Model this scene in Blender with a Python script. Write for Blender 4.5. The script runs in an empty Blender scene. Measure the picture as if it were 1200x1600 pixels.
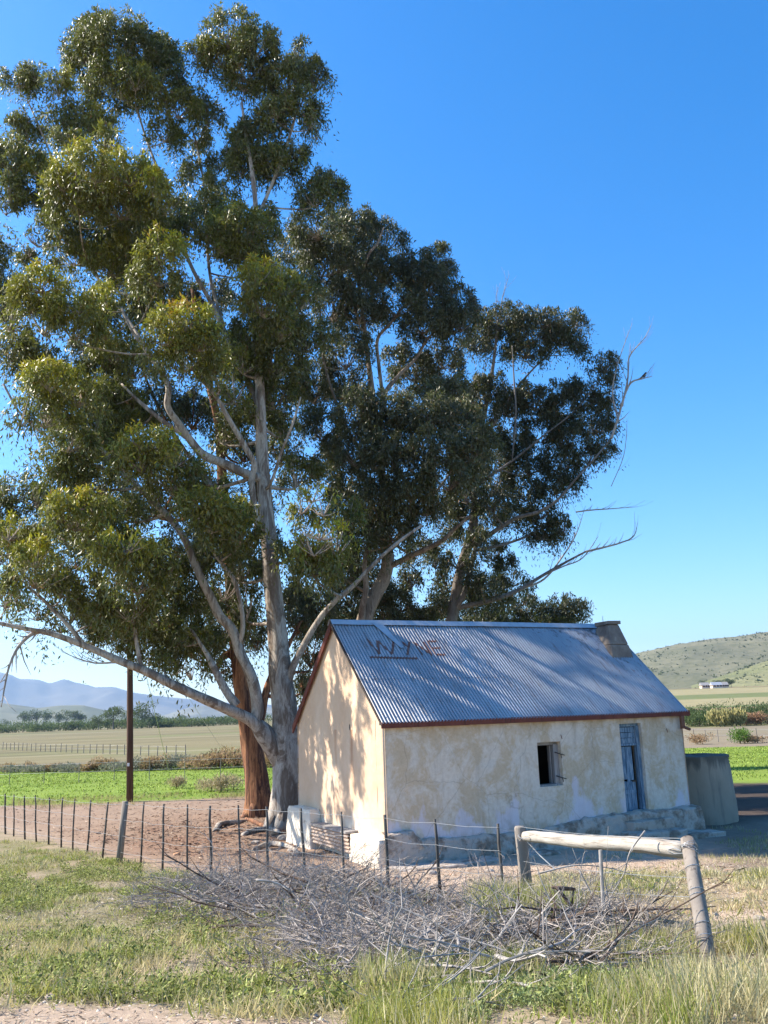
import bpy, math, random
import numpy as np
from mathutils import Vector, Matrix
random.seed(7); rng=np.random.default_rng(11)
S=bpy.context.scene; COL=S.collection
# ---------------------------------------------------------------- camera
FL,PIT,ROL=1387.5,0.22464,-0.03500
fw=np.array([0,math.cos(PIT),math.sin(PIT)]); R0=np.array([1.,0,0]); U0=np.cross(R0,fw)
RR=math.cos(ROL)*R0+math.sin(ROL)*U0; UU=-math.sin(ROL)*R0+math.cos(ROL)*U0
cd=bpy.data.cameras.new('camera'); cam=bpy.data.objects.new('camera',cd); COL.objects.link(cam)
cd.sensor_fit='VERTICAL'; cd.sensor_height=24; cd.lens=24*FL/1600; cd.clip_start=.1; cd.clip_end=40000
cam.matrix_world=Matrix(((RR[0],UU[0],-fw[0],0),(RR[1],UU[1],-fw[1],0),(RR[2],UU[2],-fw[2],0),(0,0,0,1)))
S.camera=cam; S.render.resolution_x=768; S.render.resolution_y=1024
# ---------------------------------------------------------------- light
EL=math.radians(40.5); AZ=math.radians(-79)          # azimuth clockwise from +Y
sd=Vector((math.sin(AZ)*math.cos(EL),math.cos(AZ)*math.cos(EL),math.sin(EL)))
W=bpy.data.worlds.new('World'); S.world=W; W.use_nodes=True; wn=W.node_tree
bg=wn.nodes['Background']; sky=wn.nodes.new('ShaderNodeTexSky'); sky.sky_type='NISHITA'
sky.sun_disc=False; sky.sun_elevation=EL; sky.sun_rotation=AZ; sky.air_density=1.0; sky.dust_density=0.6; sky.ozone_density=2.5; sky.altitude=200
hs=wn.nodes.new('ShaderNodeHueSaturation'); hs.inputs['Saturation'].default_value=1.46; hs.inputs['Value'].default_value=1.12; hs.inputs['Hue'].default_value=.503
wn.links.new(sky.outputs[0],hs.inputs['Color']); wn.links.new(hs.outputs[0],bg.inputs[0]); bg.inputs[1].default_value=.108
sl=bpy.data.lights.new('sun','SUN'); sl.energy=5.0; sl.angle=math.radians(.5); sl.color=(1,.93,.82)
so=bpy.data.objects.new('sun',sl); COL.objects.link(so); so.rotation_euler=sd.to_track_quat('Z','Y').to_euler()
S.view_settings.view_transform='Standard'; S.view_settings.look='None'; S.view_settings.exposure=1.26; S.view_settings.gamma=1
S.cycles.max_bounces=6; S.cycles.transparent_max_bounces=8
# ---------------------------------------------------------------- helpers
def ray(px,py):
    d=fw*FL+RR*(px-600)+UU*(800-py); return d/d[1]
def at(px,py,D): return Vector(ray(px,py)*D)
def vn(x,y,s=0):
    x=np.asarray(x,float);y=np.asarray(y,float);xi=np.floor(x);yi=np.floor(y);fx=x-xi;fy=y-yi;fx=fx*fx*(3-2*fx);fy=fy*fy*(3-2*fy)
    def h(a,b):
        n=np.sin(a*127.1+b*311.7+s*74.7)*43758.5453; return n-np.floor(n)
    return (h(xi,yi)*(1-fx)+h(xi+1,yi)*fx)*(1-fy)+(h(xi,yi+1)*(1-fx)+h(xi+1,yi+1)*fx)*fy
def fbm(x,y,s=0,o=4):
    t=0;a=.5;k=1
    for i in range(o): t=t+a*vn(x*k,y*k,s+i*3);a*=.5;k*=2.03
    return t/(1-.5**o)
def sst(a,b,x): t=np.clip((x-a)/(b-a),0,1); return t*t*(3-2*t)
def gz(x,y):
    x=np.asarray(x,float);y=np.asarray(y,float)
    z=np.interp(y,[-50,0,5.3,8.2,11.4,13.2,16,18,30,36,75,120,520,1500,12000],[-1.6,-1.55,-1.66,-2.13,-2.4,-2.46,-2.72,-2.84,-2.86,-2.92,-3.08,-3.1,-2.0,2.,2.])
    r=np.clip(x/np.maximum(y,1),-1,1)
    z=z+sst(.1,.32,r)*sst(140,720,y)*13
    n=sst(1,6,y)*(1-sst(25,60,y))
    z=z+(fbm(x*.7,y*.7,5)-.5)*.16*n*(1-sst(16.5,17.8,y))+(fbm(x*4,y*4,9)-.5)*.05*n
    return z
def gp(px,py,zo=0):
    k=ray(px,py); t=5.
    for i in range(26):
        z=float(gz(k[0]*t,t)); t2=z/k[2]; t=t*.5+t2*.5
    return Vector((k[0]*t,t,z+zo))
def tag(o,label=None,cat=None,group=None,kind=None):
    for k,v in (('label',label),('category',cat),('group',group),('kind',kind)):
        if v: o[k]=v
    return o
def empty(name,loc=(0,0,0),rz=0,**k):
    o=bpy.data.objects.new(name,None); COL.objects.link(o); o.location=loc; o.rotation_euler=(0,0,rz); tag(o,**k); return o
def npmesh(name,V,F,m,parent=None,col=None,smooth=False,local=True):
    """V (n,3); F (m,k) all the same corner count"""
    V=np.asarray(V,np.float32);F=np.asarray(F,np.int32);me=bpy.data.meshes.new(name)
    if parent is not None and local:
        V=V-np.array(parent.location,np.float32)
    k=F.shape[1]; me.vertices.add(len(V)); me.vertices.foreach_set('co',V.ravel())
    me.loops.add(F.size); me.loops.foreach_set('vertex_index',F.ravel())
    me.polygons.add(len(F)); me.polygons.foreach_set('loop_start',np.arange(0,F.size,k,dtype=np.int32)); me.polygons.foreach_set('loop_total',np.full(len(F),k,np.int32))
    if smooth: me.polygons.foreach_set('use_smooth',np.ones(len(F),bool))
    me.update(calc_edges=True)
    if col is not None:
        a=me.color_attributes.new('col','FLOAT_COLOR','POINT'); c=np.ones((len(V),4),np.float32); c[:,:3]=col; a.data.foreach_set('color',c.ravel())
    me.materials.append(m); o=bpy.data.objects.new(name,me); COL.objects.link(o)
    if parent is not None: o.parent=parent
    return o
class MB:
    def __init__(s): s.v=[];s.f=[]
    def add(s,v,f):
        n=len(s.v); s.v+=[tuple(map(float,a)) for a in v]; s.f+=[tuple(i+n for i in q) for q in f]; return s
    def box(s,a,b,j=0):
        x0,y0,z0=a;x1,y1,z1=b; v=[(x,y,z) for z in (z0,z1) for x,y in ((x0,y0),(x1,y0),(x1,y1),(x0,y1))]
        if j: v=[(p[0]+random.uniform(-j,j),p[1]+random.uniform(-j,j),p[2]+random.uniform(-j,j)) for p in v]
        return s.add(v,[(3,2,1,0),(4,5,6,7),(0,1,5,4),(1,2,6,5),(2,3,7,6),(3,0,4,7)])
    def hexa(s,b,t): return s.add(list(b)+list(t),[(3,2,1,0),(4,5,6,7),(0,1,5,4),(1,2,6,5),(2,3,7,6),(3,0,4,7)])
    def tube(s,P,r,n=8,rough=0,seed=0,cap=True):
        P=[Vector(p) for p in P]
        if not hasattr(r,'__len__'): r=[r]*len(P)
        t=(P[1]-P[0]).normalized(); a=Vector((1,0,0)) if abs(t.x)<.8 else Vector((0,1,0)); nx=(a-t*a.dot(t)).normalized()
        v=[];f=[]
        for i,p in enumerate(P):
            t=(P[min(i+1,len(P)-1)]-P[max(i-1,0)]).normalized(); nx=(nx-t*nx.dot(t)).normalized(); ny=t.cross(nx)
            for k in range(n):
                g=2*math.pi*k/n; q=r[i]
                if rough: q*=1+rough*(math.sin(3*g+seed+i*.15)+.6*math.sin(5*g+seed*2-i*.31)+.5*math.sin(i*.9+2*g+seed))
                v.append(p+(nx*math.cos(g)+ny*math.sin(g))*q)
            if i:
                o=(i-1)*n
                f+=[(o+k,o+(k+1)%n,o+n+(k+1)%n,o+n+k) for k in range(n)]
        if cap: f+=[tuple(range(n-1,-1,-1)),tuple(range((len(P)-1)*n,len(P)*n))]
        return s.add(v,f)
    def build(s,name,m,parent=None,smooth=False,local=False):
        me=bpy.data.meshes.new(name); v=s.v
        if parent is not None and local:
            l=parent.location; v=[(a-l[0],b-l[1],c-l[2]) for a,b,c in v]
        me.from_pydata(v,[],s.f); me.update()
        if smooth: me.polygons.foreach_set('use_smooth',[True]*len(me.polygons))
        me.materials.append(m); o=bpy.data.objects.new(name,me); COL.objects.link(o)
        if parent is not None: o.parent=parent
        return o
def spline(P,n):
    """catmull-rom through rows of P, n samples per span"""
    P=[np.array(p,float) for p in P]; Q=[2*P[0]-P[1]]+P+[2*P[-1]-P[-2]]; o=[]
    for i in range(1,len(Q)-2):
        for k in range(n):
            t=k/n; a,b,c,d=Q[i-1:i+3]
            o.append(.5*((2*b)+(c-a)*t+(2*a-5*b+4*c-d)*t*t+(3*b-a-3*c+d)*t**3))
    o.append(P[-1]); return o
# ---------------------------------------------------------------- materials
class NT:
    def __init__(s,name):
        s.m=bpy.data.materials.new(name); s.m.use_nodes=True; s.t=s.m.node_tree; s.b=s.t.nodes['Principled BSDF']; s.out=s.t.nodes['Material Output']
        s.tc=s.t.nodes.new('ShaderNodeTexCoord')
    def n(s,ty,**k):
        o=s.t.nodes.new('ShaderNode'+ty)
        for a,b in k.items():
            if a.startswith('_'): setattr(o,a[1:],b)
            else:
                i=o.inputs[int(a[1:])] if a[0]=='i' and a[1:].isdigit() else o.inputs[a.replace('_',' ')]
                if isinstance(b,bpy.types.NodeSocket): s.t.links.new(b,i)
                else: i.default_value=b
        return o
    def vec(s,sc=(1,1,1),loc=(0,0,0)): return s.n('Mapping',Vector=s.tc.outputs['Object'],Scale=sc,Location=loc).outputs[0]
    def noise(s,scale,sc=(1,1,1),det=6,ro=.6,loc=(0,0,0),dist=0): return s.n('TexNoise',Vector=s.vec(sc,loc),Scale=scale,Detail=det,Roughness=ro,Distortion=dist).outputs[0]
    def ramp(s,f,st,interp='LINEAR'):
        o=s.n('ValToRGB',i0=f); r=o.color_ramp; r.interpolation=interp
        while len(r.elements)<len(st): r.elements.new(.5)
        for e,(p,c) in zip(r.elements,st):
            e.position=p; e.color=(c,c,c,1) if not hasattr(c,'__len__') else (*c,1)
        return o.outputs[0]
    def mix(s,f,a,b,bt='MIX'):
        o=s.n('MixRGB',_blend_type=bt)
        for i,v in enumerate((f,a,b)):
            if isinstance(v,bpy.types.NodeSocket): s.t.links.new(v,o.inputs[i])
            elif i==0: o.inputs[0].default_value=v
            else: o.inputs[i].default_value=(*v,1) if hasattr(v,'__len__') else (v,v,v,1)
        return o.outputs[0]
    def bump(s,h,st=.4,d=.02):
        o=s.n('Bump',Strength=st,Distance=d,Height=h); s.t.links.new(o.outputs[0],s.b.inputs['Normal'])
    def base(s,c,rough=.8,spec=.3,metal=0):
        s.b.inputs['Roughness'].default_value=rough; s.b.inputs['Specular IOR Level'].default_value=spec; s.b.inputs['Metallic'].default_value=metal
        if isinstance(c,bpy.types.NodeSocket): s.t.links.new(c,s.b.inputs['Base Color'])
        else: s.b.inputs['Base Color'].default_value=(*c,1)
        return s.m
def simple(name,c1,c2,scale=8,rough=.8,spec=.3,bump=.3,bd=.01,st=(1,1,1),metal=0,c3=None):
    t=NT(name); f=t.noise(scale,st); sts=[(.3,c1),(.65,c2)]+([(.8,c3)] if c3 else [])
    c=t.ramp(f,sts); t.bump(t.noise(scale*3,st),bump,bd); return t.base(c,rough,spec,metal)
def leafmat(name,rough=.42,trans=.25,spec=.5):
    t=NT(name); a=t.n('Attribute',_attribute_name='col').outputs[0]; t.base(a,rough,spec)
    tr=t.n('BsdfTranslucent',Color=t.mix(.5,a,(.10,.16,.01),'ADD'))
    mx=t.n('MixShader',i0=trans,i1=t.b.outputs[0],i2=tr.outputs[0]); t.t.links.new(mx.outputs[0],t.out.inputs[0]); return t.m
M={}
M['leaf']=leafmat('gum_leaf',.45,.22,.38)
M['grass']=leafmat('grass_blade',.6,.3,.2)
M['litter']=(lambda t:t.base(t.n('Attribute',_attribute_name='col').outputs[0],.8,.2))(NT('litter'))
def bark(name,a,b,c,dark,zf=.3,zg=.10,sf=2.6):
    t=NT(name); f=t.noise(sf,(1,1,zf),6,.65,dist=.8); g=t.noise(15,(1,1,zg),5,.7,dist=.5)
    col=t.ramp(f,[(.34,a),(.47,b),(.56,c),(.68,a)]); col=t.mix(t.ramp(g,[(.56,0),(.66,.85)]),col,dark); col=t.mix(t.ramp(t.noise(40,(1,1,.2),3),[(.3,.35),(.6,0)]),col,dark)
    t.bump(t.mix(.5,g,f),.9,.05); return t.base(col,.85,.2)
M['bark']=bark('smooth_gum_bark',(.31,.26,.215),(.50,.44,.37),(.19,.14,.105),(.11,.075,.055))
M['redbark']=bark('stringy_red_bark',(.19,.08,.042),(.38,.18,.085),(.09,.042,.03),(.03,.016,.012),.07,.05,6.)
M['darkbark']=bark('grey_gum_bark',(.17,.15,.135),(.22,.195,.175),(.14,.115,.095),(.08,.06,.05))
M['tanbark']=bark('tan_gum_bark',(.25,.19,.145),(.33,.26,.20),(.17,.12,.09),(.08,.055,.04))
M['deadwood']=simple('dead_grey_wood',(.20,.175,.155),(.43,.39,.35),8,.8,.2,.3,.004,(1,1,1))
M['brush']=simple('dry_brush_twigs',(.16,.13,.11),(.47,.41,.36),5,.85,.1,.2,.003)
M['darkstick']=simple('dark_brown_stick',(.06,.04,.03),(.14,.10,.075),9,.85,.2,.4,.006)
def wood(name,a,b,crack):
    t=NT(name); f=t.noise(5,(1,1,.12)); g=t.noise(22,(1,1,.05),4); col=t.mix(t.ramp(g,[(.58,0),(.66,.8)]),t.ramp(f,[(.3,a),(.7,b)]),crack)
    t.bump(g,.5,.008); return t.base(col,.8,.2)
M['post']=wood('weathered_post',(.18,.15,.125),(.29,.25,.21),(.10,.08,.065))
M['polewood']=wood('creosote_pole',(.07,.04,.03),(.13,.075,.05),(.03,.02,.015))
M['dropper']=wood('dark_dropper',(.05,.045,.04),(.12,.11,.10),(.03,.03,.03))
def rail():
    t=NT('bleached_rail'); f=t.noise(3,(1,1,1)); g=t.noise(26,(.07,1,1),6,.7,dist=.3); k=t.noise(5,(.5,1,1),4,.6,loc=(5,1,2))
    col=t.mix(t.ramp(g,[(.52,0),(.62,.75)]),t.ramp(f,[(.3,(.34,.30,.25)),(.7,(.48,.435,.37))]),(.17,.13,.10)); col=t.mix(t.ramp(k,[(.60,0),(.72,.6)]),col,(.24,.19,.15)); t.bump(g,.8,.012); return t.base(col,.8,.15)
M['rail']=rail()
M['wire']=simple('galvanised_wire',(.35,.35,.35),(.5,.5,.5),20,.45,.5,.1,.001,metal=.6)
M['rustmetal']=simple('rusty_steel',(.12,.05,.03),(.22,.10,.06),12,.7,.3,.3,.003)
M['fascia']=wood('red_brown_board',(.11,.035,.026),(.18,.06,.042),(.04,.025,.02))
M['white']=simple('white_enamel',(.7,.7,.7),(.8,.8,.8))
M['stone']=simple('field_stone',(.22,.18,.15),(.42,.36,.30),6,.9,.2,.6,.03)
M['redstone']=simple('orange_stone',(.4,.2,.11),(.52,.30,.17),6,.9,.2,.6,.02)
M['black']=simple('dark_feathers',(.015,.015,.018),(.03,.03,.035),30,.6)
M['iron']=simple('black_iron',(.025,.02,.02),(.06,.045,.04),20,.6)
M['inside']=simple('unlit_interior',(.03,.025,.02),(.06,.05,.04),3)  # near-black colour carries the darkness of the unlit room
M['blue']=None
def plaster_front():
    t=NT('limewashed_wall')
    big=t.noise(.75,(1,1,1),7,.62,dist=.5); mid=t.noise(1.7,(1,1,.8),9,.72,loc=(3,1,2),dist=.4); fine=t.noise(14,(1,1,1),5,.7)
    ochre=t.ramp(fine,[(.3,(.46,.335,.20)),(.7,(.55,.42,.28))]); grey=t.ramp(fine,[(.3,(.57,.485,.40)),(.7,(.68,.60,.50))])
    c=t.mix(t.ramp(mid,[(.455,0),(.56,.78)]),grey,ochre)
    sep=t.n('SeparateXYZ',i0=t.tc.outputs['Object'])
    # more limewash low down, in lobes
    hz=t.n('MapRange',i0=sep.outputs[2],i1=.3,i2=1.5,i3=.18,i4=-.05).outputs[0]
    fw_=t.n('Math',_operation='ADD',i0=t.noise(1.25,(1,1,.55),6,.6,loc=(7,0,1)),i1=hz).outputs[0]
    c=t.mix(t.ramp(fw_,[(.60,0),(.65,.75)]),c,(.62,.57,.62))
    lc_=t.n('Math',_operation='ADD',i0=t.n('MapRange',i0=sep.outputs[2],i1=.3,i2=.9,i3=.22,i4=-.2).outputs[0],i1=t.noise(3.5,(1,1,.6),6,.7,loc=(2,5,1))).outputs[0]; c=t.mix(t.ramp(lc_,[(.56,0),(.72,.55)]),c,(.36,.29,.21))
    c=t.mix(t.ramp(t.noise(3.2,(1,1,.12),5,.65,loc=(9,0,0)),[(.56,0),(.70,.45)]),c,(.37,.31,.24))
    # ochre wash stain below the eave and damp line at the foot
    top=t.n('MapRange',i0=sep.outputs[2],i1=2.15,i2=2.75,i3=-.12,i4=.28).outputs[0]
    st=t.n('Math',_operation='ADD',i0=t.noise(5,(1,1,.18),5,.6),i1=top).outputs[0]
    c=t.mix(t.ramp(st,[(.55,0),(.85,.7)]),c,(.36,.25,.13))
    c=t.mix(t.ramp(t.noise(26,(1,1,1),3,.8),[(.70,0),(.76,.7)]),c,(.20,.17,.14))
    vor=t.n('TexVoronoi',_feature='DISTANCE_TO_EDGE',Vector=t.n('Mapping',Vector=t.n('MixRGB',i0=.12,i1=t.tc.outputs['Object'],i2=t.n('TexNoise',Vector=t.vec(),Scale=4.).outputs[1]).outputs[0]).outputs[0],Scale=.8).outputs[0]
    c=t.mix(t.ramp(vor,[(.0,.45),(.005,0)]),c,(.25,.20,.15))
    t.bump(t.mix(.5,fine,mid),.5,.02); return t.base(c,.9,.15)
M['plaster']=plaster_front()
def plaster_gable():
    t=NT('cream_gable'); f=t.noise(1.3,(1,1,.7),6); g=t.noise(12)
    c=t.ramp(f,[(.3,(.62,.42,.28)),(.55,(.68,.49,.34)),(.75,(.74,.57,.42))]); c=t.mix(t.ramp(g,[(.3,.25),(.7,0)]),c,(.5,.36,.2))
    sep=t.n('SeparateXYZ',i0=t.tc.outputs['Object'])
    def streak(v0,w,top,a):
        d=t.n('Math',_operation='ABSOLUTE',i0=t.n('Math',_operation='SUBTRACT',i0=t.n('Math',_operation='ADD',i0=sep.outputs[1],i1=t.n('Math',_operation='MULTIPLY',i0=t.noise(3),i1=.12).outputs[0]).outputs[0],i1=v0+.06).outputs[0]).outputs[0]
        k=t.ramp(d,[(0,a),(w,0)]); z=t.n('MapRange',i0=sep.outputs[2],i1=top-1.9,i2=top,i3=0,i4=1).outputs[0]
        z2=t.n('Math',_operation='LESS_THAN',i0=sep.outputs[2],i1=top).outputs[0]
        return t.n('Math',_operation='MULTIPLY',i0=t.n('Math',_operation='MULTIPLY',i0=k,i1=z).outputs[0],i1=z2).outputs[0]
    c=t.mix(streak(1.6,.12,2.55,.8),c,(.32,.13,.06)); c=t.mix(streak(2.45,.10,2.55,.6),c,(.38,.18,.09))
    low=t.n('Math',_operation='ADD',i0=t.n('MapRange',i0=sep.outputs[2],i1=.2,i2=1.1,i3=.25,i4=-.2).outputs[0],i1=t.noise(2.)).outputs[0]
    c=t.mix(t.ramp(low,[(.5,0),(.7,.7)]),c,(.78,.70,.58)); t.bump(t.mix(.5,g,f),.4,.02); return t.base(c,.9,.15)
M['gable']=plaster_gable()
def plinthm():
    t=NT('rough_plinth'); f=t.noise(2.2,(1,1,1),7,.7); g=t.noise(11,(1,1,1),6,.7)
    c=t.ramp(g,[(.3,(.17,.125,.095)),(.6,(.30,.235,.18))]); c=t.mix(t.ramp(f,[(.42,0),(.52,.8)]),c,(.52,.44,.37)); t.bump(t.mix(.5,f,g),.9,.05); return t.base(c,.95,.1)
M['plinth']=plinthm()
def whitewash():
    t=NT('flaking_whitewash'); f=t.noise(3,(1,1,1),7,.7); g=t.noise(16)
    c=t.mix(t.ramp(f,[(.58,0),(.66,.8)]),(.74,.65,.52),(.42,.32,.22)); t.bump(t.mix(.5,f,g),.7,.03); return t.base(c,.9,.1)
M['whitewash']=whitewash()
def roofm():
    t=NT('old_corrugated_iron'); sep=t.n('SeparateXYZ',i0=t.tc.outputs['Object'])
    cell=t.n('Math',_operation='FLOOR',i0=t.n('Math',_operation='DIVIDE',i0=sep.outputs[0],i1=.66).outputs[0]).outputs[0]
    wn_=t.n('TexWhiteNoise',_noise_dimensions='1D',W=cell).outputs[0]
    f=t.noise(1.2,(1,.5,1),7,.65); g=t.noise(7,(1,.35,1),6,.7)
    c=t.ramp(f,[(.3,(.33,.325,.32)),(.7,(.50,.49,.475))]); c=t.mix(t.n('Math',_operation='MULTIPLY',i0=wn_,i1=.45).outputs[0],c,(.27,.27,.28)); c=t.mix(t.ramp(t.noise(2.2,(6,.35,1),6,.7,loc=(4,2,0)),[(.54,0),(.66,.6)]),c,(.20,.15,.12))
    # rusting gets worse toward the chimney end and the ridge
    k=t.n('MapRange',i0=sep.outputs[0],i1=4.5,i2=7.9,i3=-.10,i4=.13).outputs[0]; k2=t.n('MapRange',i0=sep.outputs[1],i1=.8,i2=2.4,i3=-.12,i4=.08).outputs[0]
    r=t.n('Math',_operation='ADD',i0=t.n('Math',_operation='ADD',i0=g,i1=k).outputs[0],i1=k2).outputs[0]
    c=t.mix(t.ramp(r,[(.58,0),(.74,.85)]),c,(.10,.065,.05))
    lap=t.n('Math',_operation='ABSOLUTE',i0=t.n('Math',_operation='SUBTRACT',i0=t.n('Math',_operation='FRACT',i0=t.n('Math',_operation='DIVIDE',i0=sep.outputs[0],i1=.66).outputs[0]).outputs[0],i1=.5).outputs[0]).outputs[0]
    c=t.mix(t.n('Math',_operation='MULTIPLY',i0=t.ramp(lap,[(.475,0),(.495,.8)]),i1=t.ramp(t.noise(1.1,(2,1,1),4),[(.45,0),(.6,1)])).outputs[0],c,(.15,.10,.08))
    t.bump(g,.15,.004); t.base(c,.42,.5,.68)
    return t.m
M['roof']=roofm()
M['sheet']=simple('bare_zinc_sheet',(.42,.43,.44),(.55,.55,.56),5,.5,.4,.1,.003,metal=.5)
M['rustpaint']=simple('rust_brown_paint',(.12,.055,.045),(.21,.12,.10),9,.85,.1,.2,.002)
M['rustsheet']=simple('rusty_pink_sheet',(.34,.25,.19),(.42,.32,.25),2,.75,.2,.3,.005,c3=(.28,.19,.14))
def chimneym():
    t=NT('sooty_render'); f=t.noise(3,(1,1,1),6,.7); c=t.ramp(f,[(.3,(.13,.10,.085)),(.6,(.23,.19,.155)),(.75,(.38,.33,.27))]); t.bump(t.noise(10),.6,.03); return t.base(c,.95,.1)
M['chimney']=chimneym()
def bluepaint():
    t=NT('peeling_blue_paint'); g=t.noise(6,(4,4,.5),6,.7); c=t.ramp(g,[(.3,(.06,.10,.15)),(.48,(.11,.19,.27)),(.6,(.26,.34,.42)),(.75,(.24,.21,.18))]); t.bump(g,.5,.006); return t.base(c,.7,.3)
M['blue']=bluepaint()
M['greyframe']=wood('grey_frame',(.20,.19,.18),(.34,.32,.31),(.09,.08,.07))
def tankm():
    t=NT('cement_tank'); f=t.noise(1.3,(1,1,.6),6,.6); g=t.noise(6,(1,1,.15),5,.6); sep=t.n('SeparateXYZ',i0=t.tc.outputs['Object'])
    c=t.ramp(f,[(.3,(.27,.22,.165)),(.7,(.37,.31,.24))]); c=t.mix(t.ramp(g,[(.52,0),(.7,.5)]),c,(.14,.13,.11))
    top=t.n('Math',_operation='ADD',i0=t.n('MapRange',i0=sep.outputs[2],i1=1.1,i2=1.6,i3=-.2,i4=.3).outputs[0],i1=g).outputs[0]
    c=t.mix(t.ramp(top,[(.5,0),(.7,.75)]),c,(.08,.075,.065)); t.bump(f,.4,.02); return t.base(c,.9,.15)
M['tank']=tankm()
# ---------------------------------------------------------------- ground cover masks
FX0,FY0,FDX,FDY=-.16,13.17,-.643,.766
def vedge(x,y): return 5.45+.35*(fbm(x*.9,y*.9,33)-.5)*2+.85*sst(.6,2.1,-x)-.75*sst(-.1,.9,x)
def cover(x,y):
    """returns green, dry, 0..1"""
    n=fbm(x*1.1,y*1.1,21); n2=fbm(x*.45,y*.45,33); n3=fbm(x*3,y*3,44)
    side=(x-FX0)*.766+(y-FY0)*.643      # distance behind the fence line (house side)
    roadside=1-sst(-.3,.5,side)
    g=roadside*np.clip(.42+.75*sst(.36,.55,n*.55+n3*.45)-.85*np.exp(-(((x+1.6)/.75)**2+((y-8.3)/.55)**2)),0,1)
    edge=vedge(x,y)
    g=g*sst(edge,edge+.7,y)
    yard=sst(.2,1.2,side)
    right=sst(1.2,2.6,x-(y-11)*.12)*(1-sst(15.8,16.8,y+x*.1))
    g2=right*sst(.30,.5,n)*(.95)
    path=np.exp(-((y-10.7-.1*(x-4))/.75)**2)*sst(2.9,3.6,x)
    g=np.maximum(g,g2)*(1-.95*path)
    dry=np.maximum(right*sst(.35,.5,n2+.12)*.9,roadside*.35*sst(.4,.6,n2)*sst(edge,edge+.6,y))
    dpatch=np.exp(-(((x-3.0)/.9)**2+((y-11.3)/1.0)**2)); dry=np.maximum(dry,dpatch)*(1-path)
    g=g*(1-.75*dpatch)
    return np.clip(g,0,1),np.clip(dry,0,1),path,yard
def ground():
    xs=np.sinh(np.linspace(-9.6,9.6,461)*1.0)*.9; xs=np.unique(np.concatenate([xs[np.abs(xs)>9],np.arange(-9,9.01,.11)]))
    ys=np.concatenate([np.arange(-6,3.5,.5),np.arange(3.5,20,.1),20+np.cumsum(.1*1.022**np.arange(0,360))]); ys=ys[ys<13000]
    ys=np.concatenate([[-200,-60,-20],ys])
    X,Y=np.meshgrid(xs,ys); Z=gz(X,Y); V=np.stack([X,Y,Z],-1).reshape(-1,3); nx,ny=len(xs),len(ys)
    i=np.arange(nx*ny).reshape(ny,nx); F=np.stack([i[:-1,:-1],i[:-1,1:],i[1:,1:],i[1:,:-1]],-1).reshape(-1,4)
    x,y=V[:,0],V[:,1]; g,d,path,yard=cover(x,y)
    n=fbm(x*2,y*2,3)[:,None]; nb=fbm(x*.3,y*.3,8)[:,None]; ones=np.ones((len(x),1))
    def c(a): return ones*np.array(a)
    soil=c((.41,.305,.22))*(1-.30*n)+c((.10,.085,.07))*n*.5
    yardc=c((.265,.185,.13))*(.8+.5*n); yard_shade=(sst(4.6,6.5,x-.25*(y-17))*sst(13.5,16,y))[:,None]; yardc=yardc*(1-yard_shade)+c((.15,.11,.085))*(.7+.6*n)*yard_shade; pale=c((.50,.37,.27))*(.75+.4*n)  # shade beside the cottage painted into the right yard as darker soil
    k=(sst(0,1.5,(x-FX0)*.766+(y-FY0)*.643)*sst(17.6,19.5,y-x*.5))[:,None]
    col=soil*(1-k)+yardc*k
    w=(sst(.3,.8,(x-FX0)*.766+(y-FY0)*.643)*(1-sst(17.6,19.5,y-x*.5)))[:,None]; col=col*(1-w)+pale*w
    # reddish bark litter around the gum trees
    rb=np.exp(-(((x+4.6)/3.0)**2+((y-24.5)/4.0)**2))[:,None]*(.4+.8*sst(.35,.6,fbm(x*.9,y*.9,12)))[:,None]; rb=np.clip(rb,0,.8); col=col*(1-rb)+c((.24,.14,.09))*rb
    G=g[:,None];D=d[:,None]; col=col*(1-.6*D)+c((.33,.25,.13))*.6*D; col=col*(1-.6*G)+c((.12,.13,.045))*.6*G
    col=col*(1-.5*yard_shade*(1-sst(34,37,y))[:,None]*(1-G*.5)); p=path[:,None]; col=col*(1-p)+c((.50,.37,.27))*p  # same painted shade darkens the right yard once more
    # lucerne field, scrub strip, grazing land, far rises
    e0=36.0+1.5*(fbm(x*.2,y*0,5)-.5)*2-.10*np.clip(x,0,30); e1=68.5-.14*x
    f=sst(-.4,.5,y-e0)[:,None]; green=c((.16,.23,.035))*(.75+.5*fbm(x*.5,y*1.4,17)[:,None]); green=green*(1-.25*nb)+c((.24,.24,.05))*.3*nb
    col=col*(1-f)+green*f
    f=sst(-.5,.6,y-e1)[:,None]; graz=c((.185,.155,.08))*(.8+.45*fbm(x*.07,y*.35,19)[:,None]); gg=sst(.45,.6,fbm(x*.012+3,y*.03,29))[:,None]*.7; graz=graz*(1-gg)+c((.135,.15,.055))*gg; dk=sst(.60,.68,fbm(x*.02,y*.16,39))[:,None]*.55; graz=graz*(1-dk)+c((.09,.08,.045))*dk; st=sst(.62,.7,fbm(x*.01+5,y*.09,37))[:,None]*.6; graz=graz*(1-st)+c((.28,.235,.14))*st
    near=(1-sst(1,9,y-e1))[:,None]; graz=graz*(1-near*.7)+c((.20,.15,.11))*near*.7
    rr=(sst(.1,.25,x/np.maximum(y,1))*(1-sst(118,128,y)))[:,None]; graz=graz*(1-.6*rr)+c((.24,.19,.14))*.6*rr
    col=col*(1-f)+graz*f
    # right-hand slope: bands of pasture and ploughed pink soil
    rs=(sst(.12,.2,x/np.maximum(y,1))*sst(150,190,y))[:,None]; band=vn(y*.012+x*.002,x*0,61); bc=np.where((band>.62)[:,None],c((.24,.16,.10)),np.where((band>.42)[:,None],c((.14,.155,.06)),c((.27,.23,.12))))
    col=col*(1-rs)+bc*(.85+.3*nb)*rs
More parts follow.
